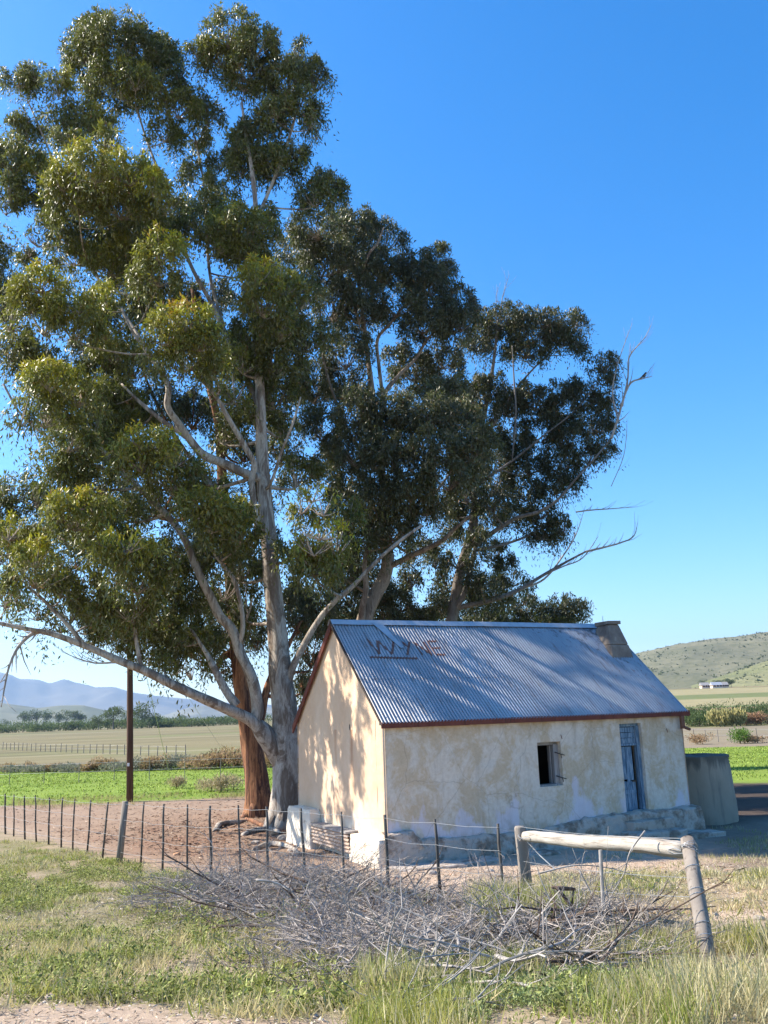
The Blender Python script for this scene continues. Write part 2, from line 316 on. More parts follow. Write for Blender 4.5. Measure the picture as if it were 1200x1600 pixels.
    t=NT('ground_soil'); a=t.n('Attribute',_attribute_name='col').outputs[0]; fz=t.noise(9,det=8,ro=.7); cz=t.noise(45,det=4,ro=.7)
    col2=t.mix(.55,a,t.ramp(fz,[(.3,(.6,.6,.6)),(.7,(1.25,1.25,1.25))]),'MULTIPLY'); col2=t.mix(t.ramp(cz,[(.60,0),(.70,.45)]),col2,(.55,.48,.40),'MIX')
    col2=t.mix(t.n('MapRange',i0=t.n('VectorMath',_operation='LENGTH',i0=t.tc.outputs['Object']).outputs['Value'],i1=20,i2=34,i3=0,i4=1).outputs[0],col2,a)
    t.bump(t.mix(.5,fz,cz),.6,.03); t.base(col2,.95,.1)
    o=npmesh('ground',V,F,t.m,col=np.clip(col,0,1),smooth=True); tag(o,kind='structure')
ground()
# ---------------------------------------------------------------- hills and mountains (height fields)
def range_(name,prof,d0,d1,depth,amp,mm,colf,kind='structure',nx=260,ny=60,s=1,zb=-4):
    px=np.linspace(prof[0][0],prof[-1][0],nx); top=np.interp(px,[a for a,b in prof],[b for a,b in prof])
    base=np.array([ray(p,1000)[0] for p in px])
    ang=np.array([ray(p,q)[2] for p,q in zip(px,top)]); ang2=np.array([ray(p,q)[0] for p,q in zip(px,top)])
    D=np.linspace(d0,d1,ny); V=[]
    t=(D-d0)/(d1-d0)
    peak=d0+(d1-d0)*depth
    DD,PX=np.meshgrid(D,px,indexing='ij'); AX=np.meshgrid(D,ang2,indexing='ij')[1]; AZ_=np.meshgrid(D,ang,indexing='ij')[1]
    H=AZ_*peak
    prof_t=np.where(DD<peak,sst(d0,peak,DD)**.9,1-sst(peak,d1,DD)*.9)
    X=AX*DD; n=fbm(X/amp[1]*1.+7,DD/amp[1],s,5); rid=1-np.abs(n*2-1)
    Z=zb+(H-zb)*prof_t+(rid-.75)*amp[0]*sst(d0,d0+(peak-d0)*.3,DD)*(1-.85*np.exp(-((DD-peak)/((d1-d0)*.08))**2))
    V=np.stack([X,DD,Z],-1).reshape(-1,3); i=np.arange(nx*ny).reshape(ny,nx); F=np.stack([i[:-1,:-1],i[:-1,1:],i[1:,1:],i[1:,:-1]],-1).reshape(-1,4)
    o=npmesh(name,V,F,mm,col=colf(V[:,0],V[:,1],V[:,2]),smooth=True); tag(o,kind=kind); return o
tm=NT('hill_veld'); aa=tm.n('Attribute',_attribute_name='col').outputs[0]
tm.bump(tm.noise(.02),.5,6); tm.base(tm.mix(tm.ramp(tm.noise(.06,det=8,ro=.75),[(.45,0),(.6,.55)]),aa,(.075,.085,.045)),.95,.05)
hc=lambda a,b,sc,s: (lambda x,y,z: (lambda k: np.array(a)*(1-k)+np.array(b)*k)(sst(.35,.65,fbm(x*sc,y*sc,s))[:,None]))
hillA=range_('hill',[(560,1092),(700,1080),(820,1065),(900,1050),(960,1036),(1000,1024),(1060,1011),(1120,1002),(1200,991),(1300,980),(1420,978),(1600,990),(1800,1030)],760,2300,.62,(14,160),tm.m,hc((.145,.14,.085),(.19,.175,.11),.006,41))
hillB=range_('hill',[(1080,1072),(1120,1060),(1160,1046),(1200,1033),(1280,1010),(1400,1000),(1600,1010)],720,1300,.6,(5,120),tm.m,hc((.16,.165,.075),(.21,.20,.10),.008,43),nx=120)
mt=NT('mountain_rock'); ma=mt.n('Attribute',_attribute_name='col').outputs[0]; mt.base(ma,.95,.05)
range_('mountains',[(-700,1085),(-300,1058),(-120,1066),(0,1053),(15,1056),(28,1063),(60,1063),(78,1069),(100,1065),(118,1069),(145,1074),(178,1073),(205,1081),(250,1088),(290,1093),(330,1096),(400,1104),(470,1112),(640,1108),(800,1095),(1000,1085),(1200,1075),(1500,1070),(1900,1060)],6500,11500,.5,(190,1100),mt.m,hc((.09,.085,.08),(.15,.135,.11),.0015,51),nx=420,ny=90,s=3)
range_('mountains',[(200,1128),(230,1122),(262,1116),(290,1107),(318,1103),(345,1106),(380,1103),(430,1108),(480,1112),(560,1115),(700,1110)],4200,6200,.5,(50,420),mt.m,hc((.14,.135,.10),(.2,.19,.14),.003,53),nx=160,s=5)
range_('hill',[(-500,1105),(-200,1098),(-60,1103),(0,1099),(30,1103),(60,1107),(95,1103),(130,1102),(155,1108),(175,1112),(195,1110),(215,1114),(240,1120),(300,1126),(360,1130)],2300,3800,.5,(22,260),mt.m,hc((.12,.125,.075),(.19,.18,.12),.005,55),nx=200,s=7)
# ---------------------------------------------------------------- leaves
def leaves(C,D,L,Wd,rngl,curl=.12):
    """C centres(n,3) attach points, D unit directions, L lengths, Wd widths -> quads"""
    n=len(C); r=rngl.normal(size=(n,3)); side=np.cross(D,r); side/=np.linalg.norm(side,axis=1,keepdims=True)+1e-9; nor=np.cross(side,D)
    L=L[:,None];Wd=Wd[:,None]; mid=C+D*L*.42+nor*L*curl
    V=np.empty((n,4,3)); V[:,0]=C; V[:,1]=mid+side*Wd*.5; V[:,2]=C+D*L; V[:,3]=mid-side*Wd*.5
    return V.reshape(-1,3),np.arange(n*4).reshape(n,4)
# ---------------------------------------------------------------- the cottage
HX,HY,HZ=-.192,17.9,-2.825; HR=math.atan2(.4430,.8965); cu,su=math.cos(HR),math.sin(HR)
LU,WV,RZ,EA=7.894,4.911,2.202,2.70      # length, width, rise, eave height
house=empty('cottage',(HX,HY,HZ),HR,label='old whitewashed farm cottage with peeling plaster and rusting corrugated iron roof',cat='cottage')
def roofh(v): return EA+RZ*(1-abs(v-WV/2)/(WV/2))
U0_,U1_,V0_,V1_=.05,LU-.05,.05,WV-.05; TH=.36
OPN=[(5.94,.52,6.57,2.45),(3.68,1.23,4.30,2.14)]
def wall():
    V=[];F=[];idx={}
    def grid(us,ws,fn,skip=None,flip=False):
        b=len(V)
        for w in ws:
            for u in us: V.append(fn(u,w))
        n=len(us)
        for j in range(len(ws)-1):
            for i in range(n-1):
                if skip and skip((us[i]+us[i+1])/2,(ws[j]+ws[j+1])/2): continue
                q=(b+j*n+i,b+j*n+i+1,b+(j+1)*n+i+1,b+(j+1)*n+i); F.append(q[::-1] if flip else q)
    nz=lambda a,b,s:(float(fbm(a*1.6,b*1.6,s))-.5)*.05+(float(fbm(a*7,b*7,s+3))-.5)*.014
    def fr(u,w):
        k=min(1,(u-U0_)/.12,(U1_-u)/.12); return (u,V0_-nz(u,w,71)*max(k,0)+.03*(1-max(k,0))**2,w)
    cuts=sorted(set([o[0] for o in OPN]+[o[2] for o in OPN])); us=sorted(set(list(np.round(np.linspace(U0_,U1_,90),3))+cuts))
    ws=sorted(set(list(np.round(np.linspace(-.3,EA+.03,36),3))+[o[1] for o in OPN]+[o[3] for o in OPN]))
    hole=lambda u,w:any(a<u<c and b<w<d for a,b,c,d in OPN)
    grid(us,ws,fr,hole)
    grid(list(np.linspace(U0_,U1_,30)),list(np.linspace(-.3,EA+.03,10)),lambda u,w:(u,V1_,w),None,True)
    for (a,b,c,d) in OPN:   # reveals
        for (p,q) in (((a,b),(c,b)),((c,b),(c,d)),((c,d),(a,d)),((a,d),(a,b))):
            A=fr(*p);B=fr(*q); n=len(V); V.extend([A,B,(B[0],V0_+TH,B[2]),(A[0],V0_+TH,A[2])]); F.append((n,n+1,n+2,n+3))
    # inner faces of the front wall
    grid(us,ws,lambda u,w:(u,V0_+TH,w),hole,True)
    me=MB(); me.v=V; me.f=F; me.build('wall',M['plaster'],house,smooth=False)
    for uu,sgn,s in ((U0_,-1,81),(U1_,1,91)):
        V=[];F=[]; vs=np.linspace(V0_,V1_,48); rows=40
        for v in vs:
            for j in range(rows+1):
                h=roofh(v)-.02; w=-.3+(h+.3)*j/rows; k=max(0,min(1,(v-V0_)/.12,(V1_-v)/.12)); V.append((uu+sgn*nz(v,w,s)*k-sgn*.03*(1-k)**2,v,w))
        for i in range(47):
            for j in range(rows):
                q=(i*(rows+1)+j,(i+1)*(rows+1)+j,(i+1)*(rows+1)+j+1,i*(rows+1)+j+1); F.append(q if sgn>0 else q[::-1])
        me=MB(); me.v=V; me.f=F; o=me.build('gable_wall',M['gable'],house)
        n0=len(V)
    b=MB(); b.add([(U0_+.3,V0_+TH+.01,.3),(U1_-.3,V0_+TH+.01,.3),(U1_-.3,V1_-.3,.3),(U0_+.3,V1_-.3,.3)],[(0,1,2,3)])
    b.add([(U0_+.3,V1_-.3,0),(U1_-.3,V1_-.3,0),(U1_-.3,V1_-.3,2.7),(U0_+.3,V1_-.3,2.7)],[(0,1,2,3)])
    [b.box((q,V0_+TH+.005,-.1),(q+.05,V1_-.2,2.72)) for q in (2.6,5.3,U1_-.32)]
    b.add([(U0_+.3,V0_+TH,2.66),(U1_-.3,V0_+TH,2.66),(U1_-.3,V1_-.3,2.66),(U0_+.3,V1_-.3,2.66)],[(0,1,2,3)])
    b.build('interior',M['inside'],house)
wall()
def wob(v,w):  # two small vents in the gable
    return MB().add([(U0_-.012,v+.035*math.cos(t)*.5,w+.06*math.sin(t)) for t in np.linspace(0,2*math.pi,10)[:-1]]+[(U0_-.004,v+.035*math.cos(t)*.6,w+.065*math.sin(t)) for t in np.linspace(0,2*math.pi,10)[:-1]],[tuple(range(8,-1,-1))]+[(i,(i+1)%9,9+(i+1)%9,9+i) for i in range(9)])
for v in (1.66,2.55): wob(v,2.6).build('vent_hole',M['iron'],house)
# plinth along the front, lumpy stone and mud
def lump(fn,n,m,seed,name,mm,par=house,amp=.03,fr=5.):
    V=[];F=[]
    for i in range(n+1):
        for j in range(m+1):
            p=np.array(fn(i/n,j/m),float); d=np.array([(fbm(p[0]*fr+p[2]*2.1,p[1]*fr+p[2]*fr,seed+k*7,4)-.5) for k in range(3)]); p=p+d*amp*2; V.append(tuple(p))
    for i in range(n):
        for j in range(m): F.append((i*(m+1)+j,(i+1)*(m+1)+j,(i+1)*(m+1)+j+1,i*(m+1)+j+1))
    b=MB(); b.v=V;b.f=F; return b.build(name,mm,par)
def plf(a,b):
    u=-.03+a*7.95; top=float(np.interp(u,[0,.55,.75,1.4,2.1,3.7,4.55,5.3,8],[.60,.62,.45,.42,.40,.40,.50,.55,.56]))+.06*(float(fbm(u*3,2,4))-.5)
    pr=float(np.interp(u,[0,.7,.8,4,5,8],[.20,.20,.13,.12,.22,.26]))
    pts=[(-pr-.06,-.3),(-pr-.02,0.05),(-pr,top*.6),(-pr+.02,top-.04),(-pr+.07,top),(.10,top+.02)]
    k=b*5; i=min(int(k),4); t=k-i; return (u,V0_-.0+pts[i][0]*(1-t)+pts[i+1][0]*t,pts[i][1]*(1-t)+pts[i+1][1]*t)
lump(plf,150,14,101,'plinth',M['plinth'],amp=.045)
def blk(u0,u1,v0,v1,w0,w1,name,mm,seed,amp=.02,taper=0,par=house,n=14):
    # rounded lumpy block : loops over a closed profile
    def f(a,b):
        ang=a*2*math.pi; cx,cy=(u0+u1)/2,(v0+v1)/2; hx,hy=(u1-u0)/2,(v1-v0)/2
        c,s=math.cos(ang),math.sin(ang); e=.22; X=abs(c)**e*(1 if c>0 else -1); Y=abs(s)**e*(1 if s>0 else -1)
        w=w0+(w1-w0)*min(b/.72,1); sc=1-taper*min(b/.72,1); sc*=1 if b<.72 else max(0.0,1-(b-.72)/.28)**.5 if b<1 else 0
        if b>=.72: w=w1+.015*(1-sc)
        return (cx+hx*X*sc,cy+hy*Y*sc,w)
    return lump(f,n*4,12,seed,name,mm,par,amp)
blk(5.55,7.0,-.72,0.0,-.2,.20,'doorstep',M['plinth'],111,.03)
blk(5.7,6.9,-.42,.0,.18,.40,'doorstep',M['plinth'],112,.03)
blk(-.17,.10,-.03,1.4,-.2,.50,'bench',M['whitewash'],113,.02)
blk(-.28,.10,3.30,4.98,-.2,.80,'buttress',M['whitewash'],114,.035,.16)
b=MB().box((-.24,1.36,.50),(.06,3.35,.54),.008); b.build('bench_top',M['greyframe'],house)
def corr(p0,du,dv,nu,nv,amp,per,nrm,lu):   # corrugated surface, ridges run along dv
    V=[];F=[]
    for i in range(nu+1):
        u=i/nu; h=amp*math.sin(2*math.pi*u*lu/per)
        for j in range(nv+1):
            V.append(tuple(p0+du*u+dv*(j/nv)+nrm*h))
    for i in range(nu):
        for j in range(nv): F.append((i*(nv+1)+j,(i+1)*(nv+1)+j,(i+1)*(nv+1)+j+1,i*(nv+1)+j+1))
    return V,F
V,F=corr(np.array([-.17,1.3,.12]),np.array([-.05,0,.37]),np.array([0,2.05,0]),40,6,.012,.076,np.array([-1.,0,.1]),.38)
b=MB(); b.add(V,F); b.build('bench_sheet',M['rustsheet'],house)
# stone apron
for k,(u,v,su_,sv,h) in enumerate([(.5,-.55,.8,.3,.05),(1.7,-.5,.45,.22,.05),(5.0,-.5,.5,.3,.07),(7.5,-.5,.5,.3,.08),(3.2,-.42,.4,.2,.04)]):
    blk(u-su_,u+su_,v-sv,v+sv,-.15,h,'apron_slab',M['plinth'],120+k,.03)
# roof
sn=math.hypot(WV/2,RZ); OV=.09
def roof():
    per=.0762; nU=int((LU+.02)/per*8); prof=[]
    us=np.linspace(-.02,LU+.02,nU+1)
    for side in (0,1):
        V=[];F=[]; rows=list(np.linspace(-OV,1.28,9))+list(np.linspace(1.26,sn,12)); nr=len(rows)
        e=np.array([0,WV/2,RZ])/sn if side==0 else np.array([0,-WV/2,RZ])/sn; nn=np.array([0,-RZ,WV/2])/sn if side==0 else np.array([0,RZ,WV/2])/sn
        o=np.array([0,0,EA]) if side==0 else np.array([0,WV,EA])
        for i,u in enumerate(us):
            h=.0125*math.cos(2*math.pi*u/per); sheet=int(u/.66)
            for j,s in enumerate(rows):
                lift=.030+(.004 if j>=9 else 0)+.018*float(vn(sheet*1.7,j>=9,5))*(s>sn*.5)*0+.012*(float(fbm(u*.8,s*1.1,77))-.5)
                P=o+e*s+nn*(h+lift); V.append((u,P[1],P[2]))
        for i in range(nU):
            for j in range(nr-1):
                if j==8: continue
                q=(i*nr+j,(i+1)*nr+j,(i+1)*nr+j+1,i*nr+j+1); F.append(q if side==0 else q[::-1])
        b=MB(); b.v=V;b.f=F; b.build('roof',M['roof'],house,smooth=True)
roof()
E0=np.array([0,WV/2,RZ])/sn; N0=np.array([0,-RZ,WV/2])/sn
def rp(u,v,h=0): # point on front slope at horizontal offset v
    P=np.array([u,0,EA])+E0*(v/(WV/2)*sn)+N0*(.030+h+.012*(float(fbm(u*.8,v/(WV/2)*sn*1.1,77))-.5)); return P
b=MB()
for i in range(60):
    u0=-.04+i*(LU+.08)/60;u1=-.04+(i+1)*(LU+.08)/60
    zz=[.012*(float(fbm(u*1.3,3,88))-.5) for u in (u0,u1)]
    T=EA+RZ+.075; w=.15; q=lambda u,dz:[(u,WV/2-w,T-w*.9+dz+.005),(u,WV/2-.04,T-.01+dz),(u,WV/2+.04,T-.01+dz),(u,WV/2+w,T-w*.9+dz+.005)]
    b.add(q(u0,zz[0])+q(u1,zz[1]),[(0,4,5,1),(1,5,6,2),(2,6,7,3)])
b.build('ridge_cap',M['sheet'],house)
# bent loose sheet on the ridge
b=MB(); P=[rp(.95,2.40,.045),rp(1.2,2.40,.055),rp(1.42,1.72,.03),rp(1.34,1.70,.028)]
b.add([tuple(p) for p in P]+[tuple(p-N0*.004) for p in P],[(0,3,2,1),(4,5,6,7)]); b.build('loose_flashing',M['sheet'],house)
# painted letters (strokes that follow the corrugations)
STR=[(.63,1.97,.75,1.56),(.86,1.92,.75,1.56),(.87,1.92,1.05,1.56),(1.27,1.91,1.05,1.56),(1.47,1.90,1.55,1.73),(1.66,1.89,1.42,1.54),
     (1.76,1.89,1.79,1.54),(1.76,1.89,2.02,1.54),(2.02,1.90,2.02,1.52),(2.14,1.91,2.14,1.54),(2.14,1.91,2.37,1.91),(2.14,1.72,2.36,1.72),(2.14,1.54,2.40,1.54),(.47,1.48,1.63,1.44)]
b=MB()
for (u0,v0,u1,v1) in STR:
    ln=math.hypot(u1-u0,v1-v0); n=max(4,int(ln/.01)); dx,dy=(u1-u0)/ln,(v1-v0)/ln; hw=.025
    rows=[]
    for k in range(n+1):
        t=k/n
        for s in (-1,0,1):
            u=u0+(u1-u0)*t-dy*hw*s; v=v0+(v1-v0)*t+dx*hw*s; rows.append(tuple(rp(u,v,.0125*math.cos(2*math.pi*u/.0762)+.003+(.004 if v/(WV/2)*sn>1.26 else 0)+.002)))
    b.add(rows,[(k*3+j,k*3+j+1,k*3+j+4,k*3+j+3) for k in range(n) for j in (0,1)])
b.build('painted_lettering',M['rustpaint'],house)
b=MB(); r_=random.Random(4)
for v in (.12,.92,1.05,1.75,2.32):
    for k in range(35):
        u=.0762*(1+3*k); 
        if u<LU-.05 and r_.random()<.85:
            p=rp(u,v,.0125+.004); b.tube([p-N0*.004,p+N0*.006],[.011,.008],6)
tag(b.build('roof_nails',M['rustmetal'],house),kind='stuff')
# fascia, gutter, barge boards
b=MB(); 
for i in range(8):
    u0=-.03+i*(LU+.12)/8; u1=u0+(LU+.12)/8-.004; b.box((u0,-.075,EA-.13),(u1,-.035,EA-.015),.004)
b.build('gutter_board',M['fascia'],house)
MB().box((-.02,-.03,EA-.07),(LU+.02,V0_+.02,EA-.005)).build('eave_plate',M['iron'],house)
def slopeboard(u0,u1,side,t0,t1,name,mm,lo=-.14):
    y0,y1=(0,WV/2) if side==0 else (WV,WV/2); a=np.array([0,y0+(0 if side==0 else 0),EA]);e=(np.array([0,y1,EA+RZ])-np.array([0,y0,EA])); 
    A=a+e*t0;B=a+e*t1; b=MB(); b.hexa([(u0,A[1],A[2]+lo),(u1,A[1],A[2]+lo),(u1,B[1],B[2]+lo),(u0,B[1],B[2]+lo)],[(u0,A[1],A[2]+.01),(u1,A[1],A[2]+.01),(u1,B[1],B[2]+.01),(u0,B[1],B[2]+.01)]); b.build(name,mm,house)
slopeboard(-.035,.0,1,-.03,1.,'barge_board',M['fascia'],-.17); slopeboard(-.035,.0,0,-.03,1.,'barge_board',M['iron'],-.05)
slopeboard(LU,LU+.035,0,-.03,1.,'barge_board',M['fascia'],-.08); slopeboard(LU,LU+.035,1,-.03,1.,'barge_board',M['fascia'],-.08)
b=MB(); b.box((LU-.22,-.10,EA-.42),(LU-.13,-.03,EA-.13)); b.tube([(LU-.17,-.08,EA-.38),(LU+.02,-.08,EA-.44)],.035,8); b.build('downpipe_stub',M['rustmetal'],house)
# chimney
def chim():
    q=lambda a,b_,c,d,w:[(a,b_,w),(c,b_,w),(c,d,w),(a,d,w)]
    b=MB(); b.hexa(q(7.02,1.26,7.82,2.3,3.5),q(7.16,1.52,7.74,2.26,4.35)); b.hexa(q(7.162,1.522,7.738,2.258,4.352),q(7.33,1.74,7.66,2.22,4.88))
    o=b.build('chimney',M['chimney'],house)
    md=o.modifiers.new('b','BEVEL'); md.width=.03; md.segments=2
    c=MB(); c.box((7.30,1.71,4.88),(7.69,2.25,4.965),.012); p=c.build('chimney_cap',M['chimney'],o); 
    c=MB(); c.tube([(7.42,2.05,4.95),(7.42,2.05,5.13)],[.012,.006],6); c.build('chimney_spike',M['wire'],o)
chim()
# door and window
def door():
    a,b0,c,d=OPN[0]; v=.20
    f=MB(); f.box((a,v-.03,b0),(a+.03,v+.05,d-.06)); f.box((c-.09,v-.07,b0),(c-.002,v+.05,d-.06)); f.box((a,v-.05,d-.07),(c-.002,v+.05,d-.002)); f.box((a+.03,v-.04,1.96),(c-.09,v+.04,2.01))
    fo=f.build('door_frame',M['blue'],house)
    t=MB()
    for k in range(3): t.box((a+.03,v-.012+.002*k,2.015+k*.12),(c-.09,v+.02,2.125+k*.12),.003)
    t.build('transom_panel',M['blue'],house)
    l=MB()
    n=5; x=a+.03; wd=(c-.17-x)/n
    for k in range(n): l.box((x+k*wd+.002,v+.0+.004*(k%2),b0+.02),(x+(k+1)*wd-.004,v+.025,1.18+.01*(k%2)),.003)
    l.box((x,v-.012,.92),(x+n*wd,v+.0,1.0)); lo=l.build('door',M['blue'],house)
    l=MB(); n=4; wd2=(c-.20-x)/n
    for k in range(n): l.box((x+k*wd2+.002,v+.0+.004*(k%2),1.21-.03*(k==2)+.02*(k==1)),(x+(k+1)*wd2-.004,v+.025,1.94),.003)
    l.build('door',M['blue'],house)
    MB().box((x+.34,v-.02,1.17),(x+.42,v-.0,1.20)).build('door_latch',M['iron'],lo)
    MB().box((a-.03,.04,b0-.06),(c+.05,.3,b0-.002),.01).build('door_sill',M['greyframe'],house)
    a,b0,c,d=OPN[1]; f=MB(); f.box((a,.22,b0+.03),(a+.03,.30,d-.06)); f.box((c-.13,.16,b0+.03),(c-.002,.24,d-.06)); f.box((a,.2,d-.07),(c-.002,.30,d-.002)); f.box((a,.12,b0),(c-.002,.34,b0+.035))
    fo=f.build('window_frame',M['greyframe'],house)
    s=MB(); s.box((c-.16,.25,b0+.04),(c-.135,.345,d-.08),.004); s.box((c-.165,.25,b0+.5),(c-.13,.345,b0+.56)); s.build('shutter',M['greyframe'],fo)
    for w in (b0+.16,d-.26):
        h=MB(); h.tube([(c-.12,.13,w+.04),(c-.03,.06,w),(c+.07,.03,w-.03)],[.012,.01,.008],6); h.tube([(c-.02,.05,w),(c+.0,.05,w-.09)],.009,5); h.build('hinge_strap',M['iron'],fo)
door()
for (u,w) in ((4.30,2.28),(7.3,2.3)):
    MB().tube([(u,.02,w),(u+.01,-.0,w-.09)],.008,5).build('rusty_nail',M['rustmetal'],house)
# ---------------------------------------------------------------- cement tank
def tank():
    c=Vector((7.60,23.5,0)); c.z=float(gz(c.x,c.y)); t=empty('water_tank',c,label='round cement water tank standing beside the cottage end wall',cat='water tank')
    n=64; rows=14; r0,r1,h=.98,.90,1.56; V=[];F=[]
    for j in range(rows+1):
        for k in range(n):
            a=2*math.pi*k/n; w=-.3+(h+.3)*j/rows; r=r0+(r1-r0)*j/rows+.012*math.sin(3*a+j*.4)+.006*math.sin(9*a+j); V.append((r*math.cos(a),r*math.sin(a),w))
    for j in range(rows):
        for k in range(n): F.append((j*n+k,j*n+(k+1)%n,(j+1)*n+(k+1)%n,(j+1)*n+k))
    b=MB(); b.v=V;b.f=F; b.build('tank_wall',M['tank'],t,smooth=True)
    b=MB()
    ring=lambda r,w:[(r*math.cos(2*math.pi*k/n),r*math.sin(2*math.pi*k/n),w+.008*math.sin(k*.9)) for k in range(n)]
    b.add(ring(r1+.012,h-.05)+ring(r1+.012,h+.015)+ring(.0,h+.05),[(k,(k+1)%n,n+(k+1)%n,n+k) for k in range(n)]+[(n+k,n+(k+1)%n,2*n+(k+1)%n,2*n+k) for k in range(n)])
    b.build('tank_lid',M['tank'],t)
tank()
# ---------------------------------------------------------------- gum trees
def limb(P,D,n=6):
    """P rows (px,py,radius_m,depth offset) -> smoothed world points + radii"""
    Q=[list(at(p[0],p[1],D+(p[3] if len(p)>3 else 0)))+[p[2]] for p in P]; Q=spline(Q,n); return [Vector(q[:3]) for q in Q],[max(.004,float(q[3])) for q in Q]
SDV=np.array(sd[:]); SA=np.cross(SDV,(0,0,1)); SA/=np.linalg.norm(SA); SB=np.cross(SA,SDV)
def sungap(X):
    # openings in the canopy that let the sun through to the cottage
    H=np.array((HX,HY,HZ)); du=np.array((cu,su,0)); dv=np.array((-su,cu,0)); P=X-H; hit=np.zeros(len(X),bool)
    a,b=X@SA,X@SB; m=.50*fbm(a*1.15,b*.55,301,2)+.50*fbm(a*4.8,b*1.9,311,2)
    t=(P@du)/(SDV@du); q=P-t[:,None]*SDV; v,w=q@dv,q[:,2]; hit|=(t>0)&(v>-.6)&(v<WV+.6)&(w>-.4)&(w<roofh(np.clip(v,0,WV))+.1)&(.45*fbm(a*1.15,b*.55,301,2)+.55*fbm(a*6.2,b*2.6,311,2)>.495-.05*((v<1.6)&(w<1.6)))
    N=np.cross(du,np.array((0,0,1))*RZ+dv*WV/2); N=np.array(N); o=np.array((0,0,EA)); t=((P-o)@N)/(SDV@N); q=P-t[:,None]*SDV; u,v=q@du,q@dv
    hit|=(t>0)&(u>-.2)&(u<LU+.2)&(v>-.2)&(v<WV/2)&(.7*fbm(a*.9+3,b*.5,301,2)+.3*fbm(a*5.5,b*2,311,2)>.515)
    t=P[:,2]/SDV[2]; q=X-t[:,None]*SDV; hit|=(t>0)&(q[:,0]>-12)&(q[:,0]<3)&(q[:,1]>8)&(q[:,1]<17.5+10*(q[:,0]<-1.5))&(m>.51)
    for tx,ty in ((-2.98,25.0),(-4.3,28.3)):
        hd=SDV[:2]/np.linalg.norm(SDV[:2]); D2=X[:,:2]-np.array((tx,ty)); t=(D2@hd)/(SDV[:2]@hd); q=X-t[:,None]*SDV; lat=(q[:,:2]-np.array((tx,ty)))@np.array((-hd[1],hd[0]))
        hit|=(t>.5)&(np.abs(lat)<.75)&(q[:,2]>-3)&(q[:,2]<5)&(m>.47)
    return hit
